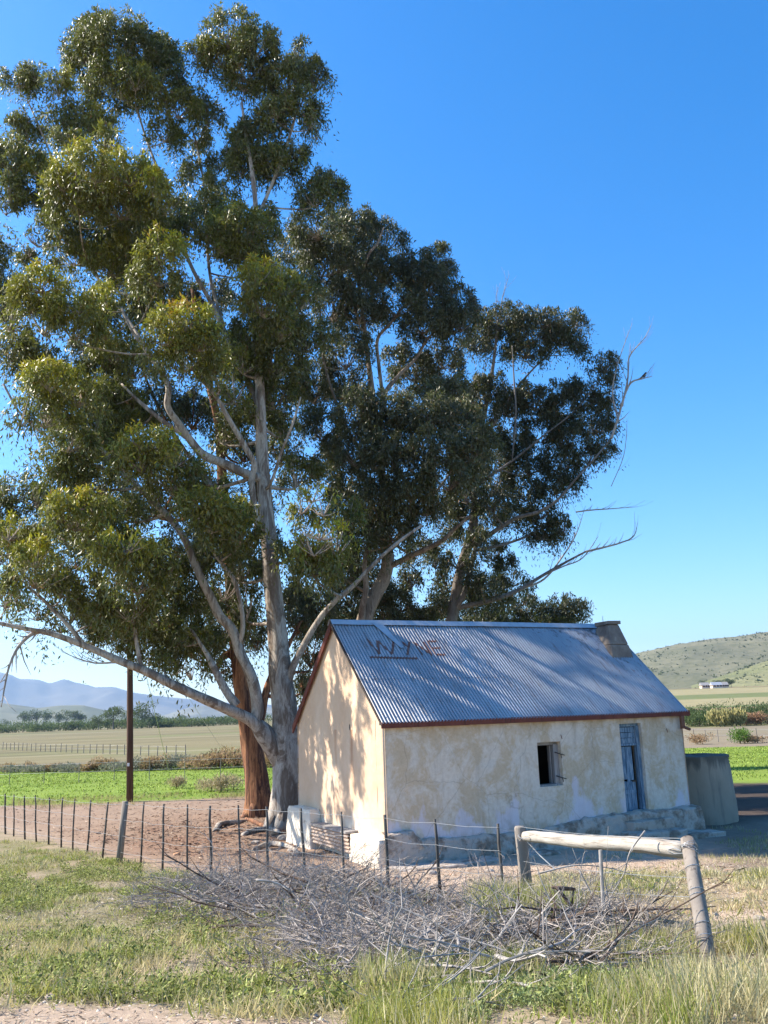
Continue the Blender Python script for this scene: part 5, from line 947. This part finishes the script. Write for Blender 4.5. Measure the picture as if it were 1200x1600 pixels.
for i,(px,py,w,h) in enumerate([(265,1203,2.0,.9),(280,1202,2.2,1.1),(293,1202,2.0,1.0),(98,1206,2.2,.6),(120,1206,2.2,.6),(60,1207,2.4,.5),(28,1207,2.4,.55),(205,1205,2.4,.7),(185,1205,2.4,.6),(218,1204,1.8,.9)]):
    bush(px,py,w,h,(.14,.135,.115),(.25,.24,.20),'grey_bush','low grey scrub bush in the row along the far edge of the green field','bush','grey scrub bushes along the field edge',nl=900,leaf=.15)
for px,py,w,h,l in [(275,1232,.9,.6,'small tan dry bush on the green field left of the red trunk'),(330,1236,1.2,.6,'left of the two dry bushes just behind the yard by the red trunk'),(365,1234,1.3,.7,'right of the two dry bushes just behind the yard by the red trunk'),(345,1238,.9,.8,'spindly grey bush between the two dry bushes behind the yard')]:
    bush(px,py,w,h,(.33,.25,.15),(.46,.37,.25),'dry_bush',l,'bush','dry bushes behind the yard',nl=800,leaf=.10,up=1.2)
bush(1098,1163,1.6,.95,*tum,'tumbleweed_bush','round brown dry bush right of the water tank at the field edge','bush',None,nl=900,leaf=.15)
bush(1180,1161,1.7,.7,*tum,'tumbleweed_bush','flat brown dry bush beside the bright green bush at the field edge','bush',None,nl=800,leaf=.15)
bush(1157,1162,1.5,1.5,(.06,.14,.02),(.13,.22,.04),'green_bush','bright green bush standing alone at the edge of the field on the right','bush',None,nl=1500,leaf=.14)
hg=lambda i:'trees beyond the grazing land'
def dtree(px,D,w,h,c1,c2,label,group,tr=.3,zb=None):
    g=np.random.default_rng(int(px*17+D)&0xffff); k=ray(px,1100); p=Vector((k[0]*D,D,float(gz(k[0]*D,D)) if zb is None else zb)); t=empty('distant_tree',p,label=label,cat='tree',group=group); nl=1300
    ncl=12; cen=g.normal(0,.5,(ncl,3))*np.array((w*.42,w*.42,h*.22)); cen[:,2]+=h*.62; d=g.normal(size=(nl,3)); d/=np.linalg.norm(d,axis=1)[:,None]; kk=g.integers(0,ncl,nl)
    C=cen[kk]+d*g.random((nl,1))**.4*np.array((w*.22,w*.22,h*.15)); C[:,2]=np.clip(C[:,2],h*.12,h); L=g.uniform(.7,1.4,nl)*h*.05; D_=d+np.array((0,0,.3)); D_/=np.linalg.norm(D_,axis=1)[:,None]
    V,F=leaves(C+np.array(p[:]),D_,L,L*.6,g); q=g.random((nl,1)); c=np.array(c1)*(1-q)+np.array(c2)*q; npmesh('crown',V,F,M['grass'],t,col=np.repeat(c,4,0))
    b=MB(); b.tube([p,p+Vector((0,0,h*.4)),p+Vector((w*.05,0,h*.75))],[h*.03,h*.022,h*.01],6); [b.tube([p+Vector((0,0,h*.35)),p+Vector((s*w*.25,0,h*.65))],[h*.015,h*.006],5) for s in (-1,1)]; b.build('trunk',M['darkbark'],t,local=True)
dk=((.045,.06,.025),(.08,.10,.04))
for px,w,h,l in [(178,11,12,'dark umbrella-shaped tree left of the telephone pole in the far treeline'),(222,13,13,'large dark tree right of the telephone pole in the far treeline'),(238,8,8,'smaller dark tree beside the large one right of the telephone pole'),(155,6,7,'small dark tree left of the umbrella-shaped tree in the far treeline')]: dtree(px,430,w,h,*dk,l,'dark trees in the far treeline')
for px,w,h in [(40,13,17),(58,13,19),(73,16,18),(92,10,15),(105,20,17),(118,14,15),(128,8,13),(10,12,9),(284,12,8)]: dtree(px,900,w,h,*dk,'hazy dark tree standing on the plain in front of the far hills','hazy trees in front of the far hills')
for i,px in enumerate(list(range(-30,420,11))+[250,262,278,296,318]): 
    r_=random.Random(i); bush(px,1141,r_.uniform(8,13),r_.uniform(3.2,6.2),(.055,.085,.035),(.12,.15,.07),'far_shrub','rounded olive green shrub in the continuous belt across the plain','shrub','olive green shrubs of the belt across the plain',D=440+r_.uniform(-18,18),nl=600,leaf=.9)
for i,(px,D,w,h) in enumerate([(1075,132,4.5,2.6),(1092,128,5,2.3),(1108,131,4.5,2.8),(1122,128,4,2.4),(1140,130,4.5,2.6),(1100,137,6,3.4),(1128,138,6,3.6),(1152,136,5,3.0),(1080,138,5,3.2),(1165,131,4,2.6),(1176,135,4,3.0),(1198,128,4.5,3.8),(1215,132,5,4),(1195,136,5,3.6),(1235,130,5,3)]):
    bush(px,1120,w,h,(.045,.075,.03),(.10,.13,.05),'river_bush','dark green bush of the thicket along the far side of the right-hand field','bush','dark green bushes of the right-hand thicket',D=D,nl=1100,leaf=.3)
for px in (1118,1124,1131,1142,1149,1155): bush(px,1120,1.9,2.3,(.36,.32,.13),(.48,.42,.2),'reed_clump','pale straw reed clump in front of the dark thicket on the right','reeds','straw reed clumps in the thicket',D=124,nl=700,leaf=.5,up=3)
for px in (1165,1180,1188): bush(px,1120,2.2,1.9,(.33,.18,.11),(.42,.26,.17),'brown_bush','reddish brown bush among the reeds of the right-hand thicket','bush','reddish bushes in the thicket',D=125,nl=600,leaf=.3)
# scrub dots on the hills
def hillscrub():
    V=[];F=[];cs=[]; g=np.random.default_rng(77); deps=[]
    for o,n in ((hillA,16000),(hillB,4000)):
        me=o.data; co=np.empty(len(me.vertices)*3,np.float32); me.vertices.foreach_get('co',co); co=co.reshape(-1,3); nx=260 if o is hillA else 120; co=co.reshape(60,nx,3)
        i=g.uniform(0,58.9,n); j=g.uniform(0,nx-1.1,n); a=i.astype(int);b=j.astype(int); fi=(i-a)[:,None];fj=(j-b)[:,None]
        P=(co[a,b]*(1-fj)+co[a,b+1]*fj)*(1-fi)+(co[a+1,b]*(1-fj)+co[a+1,b+1]*fj)*fi
        k=(P[:,0]/P[:,1]>.22)&(fbm(P[:,0]*.012,P[:,1]*.012,3)+.5*g.random(len(P))>.68); P=P[k]; m=len(P); s=.4+1.8*g.random(m)**2.5
        for q in range(7):
            c=P+g.normal(0,.35,(m,3))*s[:,None]; D=g.normal(size=(m,3)); D[:,2]=np.abs(D[:,2])+.3; D/=np.linalg.norm(D,axis=1)[:,None]; v,f=leaves(c,D,s*1.3,s*1.0,g); F.append(f+sum(len(x) for x in V)); V.append(v); cs.append(np.repeat(np.array((.085,.095,.05))*g.uniform(.7,1.4,(m,1)),4,0))
    tag(npmesh('hill_scrub',np.concatenate(V),np.concatenate(F),M['grass'],col=np.concatenate(cs)),'dark low scrub dotted over the hillside on the right','scrub',kind='stuff')
hillscrub()
def farm():
    D=600; k=ray(1125,1076); 
    def bld(px,w,d,h,roofc,label,dd=0):
        k=ray(px,1076); x,y=k[0]*(D+dd),D+dd; z=float(gz(x,y)); t=empty('farm_building',(x,y,z),label=label,cat='farm building',group='farm buildings below the hill'); b=MB(); b.box((x-w/2,y-d/2,z-1),(x+w/2,y+d/2,z+h)); b.build('wall',M['gable'],t,local=True)
        b=MB(); b.add([(x-w/2-.4,y-d/2-.4,z+h),(x+w/2+.4,y-d/2-.4,z+h),(x+w/2+.4,y+d/2+.4,z+h),(x-w/2-.4,y+d/2+.4,z+h),(x-w/2-.4,y,z+h+2),(x+w/2+.4,y,z+h+2)],[(0,1,5,4),(2,3,4,5),(0,4,3),(1,2,5)]); b.build('roof',roofc,t,local=True)
        b=MB(); [b.box((x-w/2+.8+i*w/3,y-d/2-.06,z+.8),(x-w/2+2+i*w/3,y-d/2-.01,z+2)) for i in range(3)]; b.build('window',M['iron'],t,local=True)
    bld(1119,6,5,1.9,M['sheet'],'long white farm building below the hillside'); bld(1101,5,5,1.9,M['greyframe'],'grey roofed farm building at the left of the farmstead',10); bld(1131,4.5,5,1.8,M['greyframe'],'small dark farm building right of the long white one',6)
    for px in (1128,1142,1146,1100): dtree(px,615,6,6,(.04,.055,.025),(.07,.09,.04),'dark tree standing by the farm buildings below the hill','trees around the farm buildings')
farm()
# far fences
def farfence(name,label,pa,pb,n,h,r=.05):
    A=gp(*pa);B=gp(*pb); t=empty(name,A,label=label,cat='fence')
    prev=None
    for i in range(n):
        q=A.lerp(B,i/(n-1)); q.z=float(gz(q.x,q.y)); hh=h*random.uniform(.85,1.1); MB().tube([q-Vector((0,0,.1)),q+Vector((random.uniform(-.04,.04),0,hh))],[r,r*.8],6).build('fence_post',M['post'],t,local=True)
        cur=q+Vector((0,0,h*.8))
        if prev: 
            pass
        prev=cur
    b=MB(); P=[A.lerp(B,i/(n-1)) for i in range(n)]
    for f in (.9,.5): b.tube([Vector((p.x,p.y,float(gz(p.x,p.y))+h*f)) for p in P],.006,4)
    b.build('wire',M['wire'],t,local=True)
farfence('paddock_fence','long post fence crossing the grazing land left of the telephone pole',(-60,1168),(290,1183),44,1.0,.05)
farfence('field_fence','thin post fence standing in the green field on the left',(-40,1228),(400,1214),9,1.1,.022)
farfence('field_edge_fence','short post fence at the edge of the field right of the cottage',(1068,1158),(1230,1162),9,1.1,.04)

# ---------------------------------------------------------------- haze
def haze():
    b=MB().box((-15000,-400,-8),(15000,13500,1000)); m=bpy.data.materials.new('haze'); m.use_nodes=True; nt=m.node_tree; nt.nodes.clear(); o=nt.nodes.new('ShaderNodeOutputMaterial'); v=nt.nodes.new('ShaderNodeVolumePrincipled')
    v.inputs['Color'].default_value=(.48,.70,1,1); v.inputs['Density'].default_value=HAZE; v.inputs['Anisotropy'].default_value=.3; nt.links.new(v.outputs[0],o.inputs['Volume']); tag(b.build('haze',m),kind='stuff')
HAZE=8e-5
haze()

ORD='leftmost second third fourth fifth sixth seventh eighth ninth tenth eleventh twelfth thirteenth fourteenth fifteenth sixteenth seventeenth eighteenth nineteenth twentieth'.split()
def ordinal(group,what):
    L=sorted([o for o in S.objects if o.get('group')==group],key=lambda o:o.location.x/o.location.y)
    for i,o in enumerate(L):
        o['label']=(('leftmost' if i==0 else 'rightmost' if i==len(L)-1 else ORD[i]+' from the left')+' of '+what)
ordinal('brown dry bushes along the field edge','the round brown dry bushes along the green field edge')
ordinal('hazy trees in front of the far hills','the hazy dark trees before the far hills')
ordinal('grey scrub bushes along the field edge','the low grey scrub bushes along the green field edge')
ordinal('straw reed clumps in the thicket','the pale straw reed clumps before the right-hand thicket')
ordinal('dark green bushes of the right-hand thicket','the dark green bushes in the right-hand thicket')
ordinal('reddish bushes in the thicket','the reddish brown bushes in the right-hand thicket')
ordinal('trees around the farm buildings','the dark trees around the distant farm buildings')
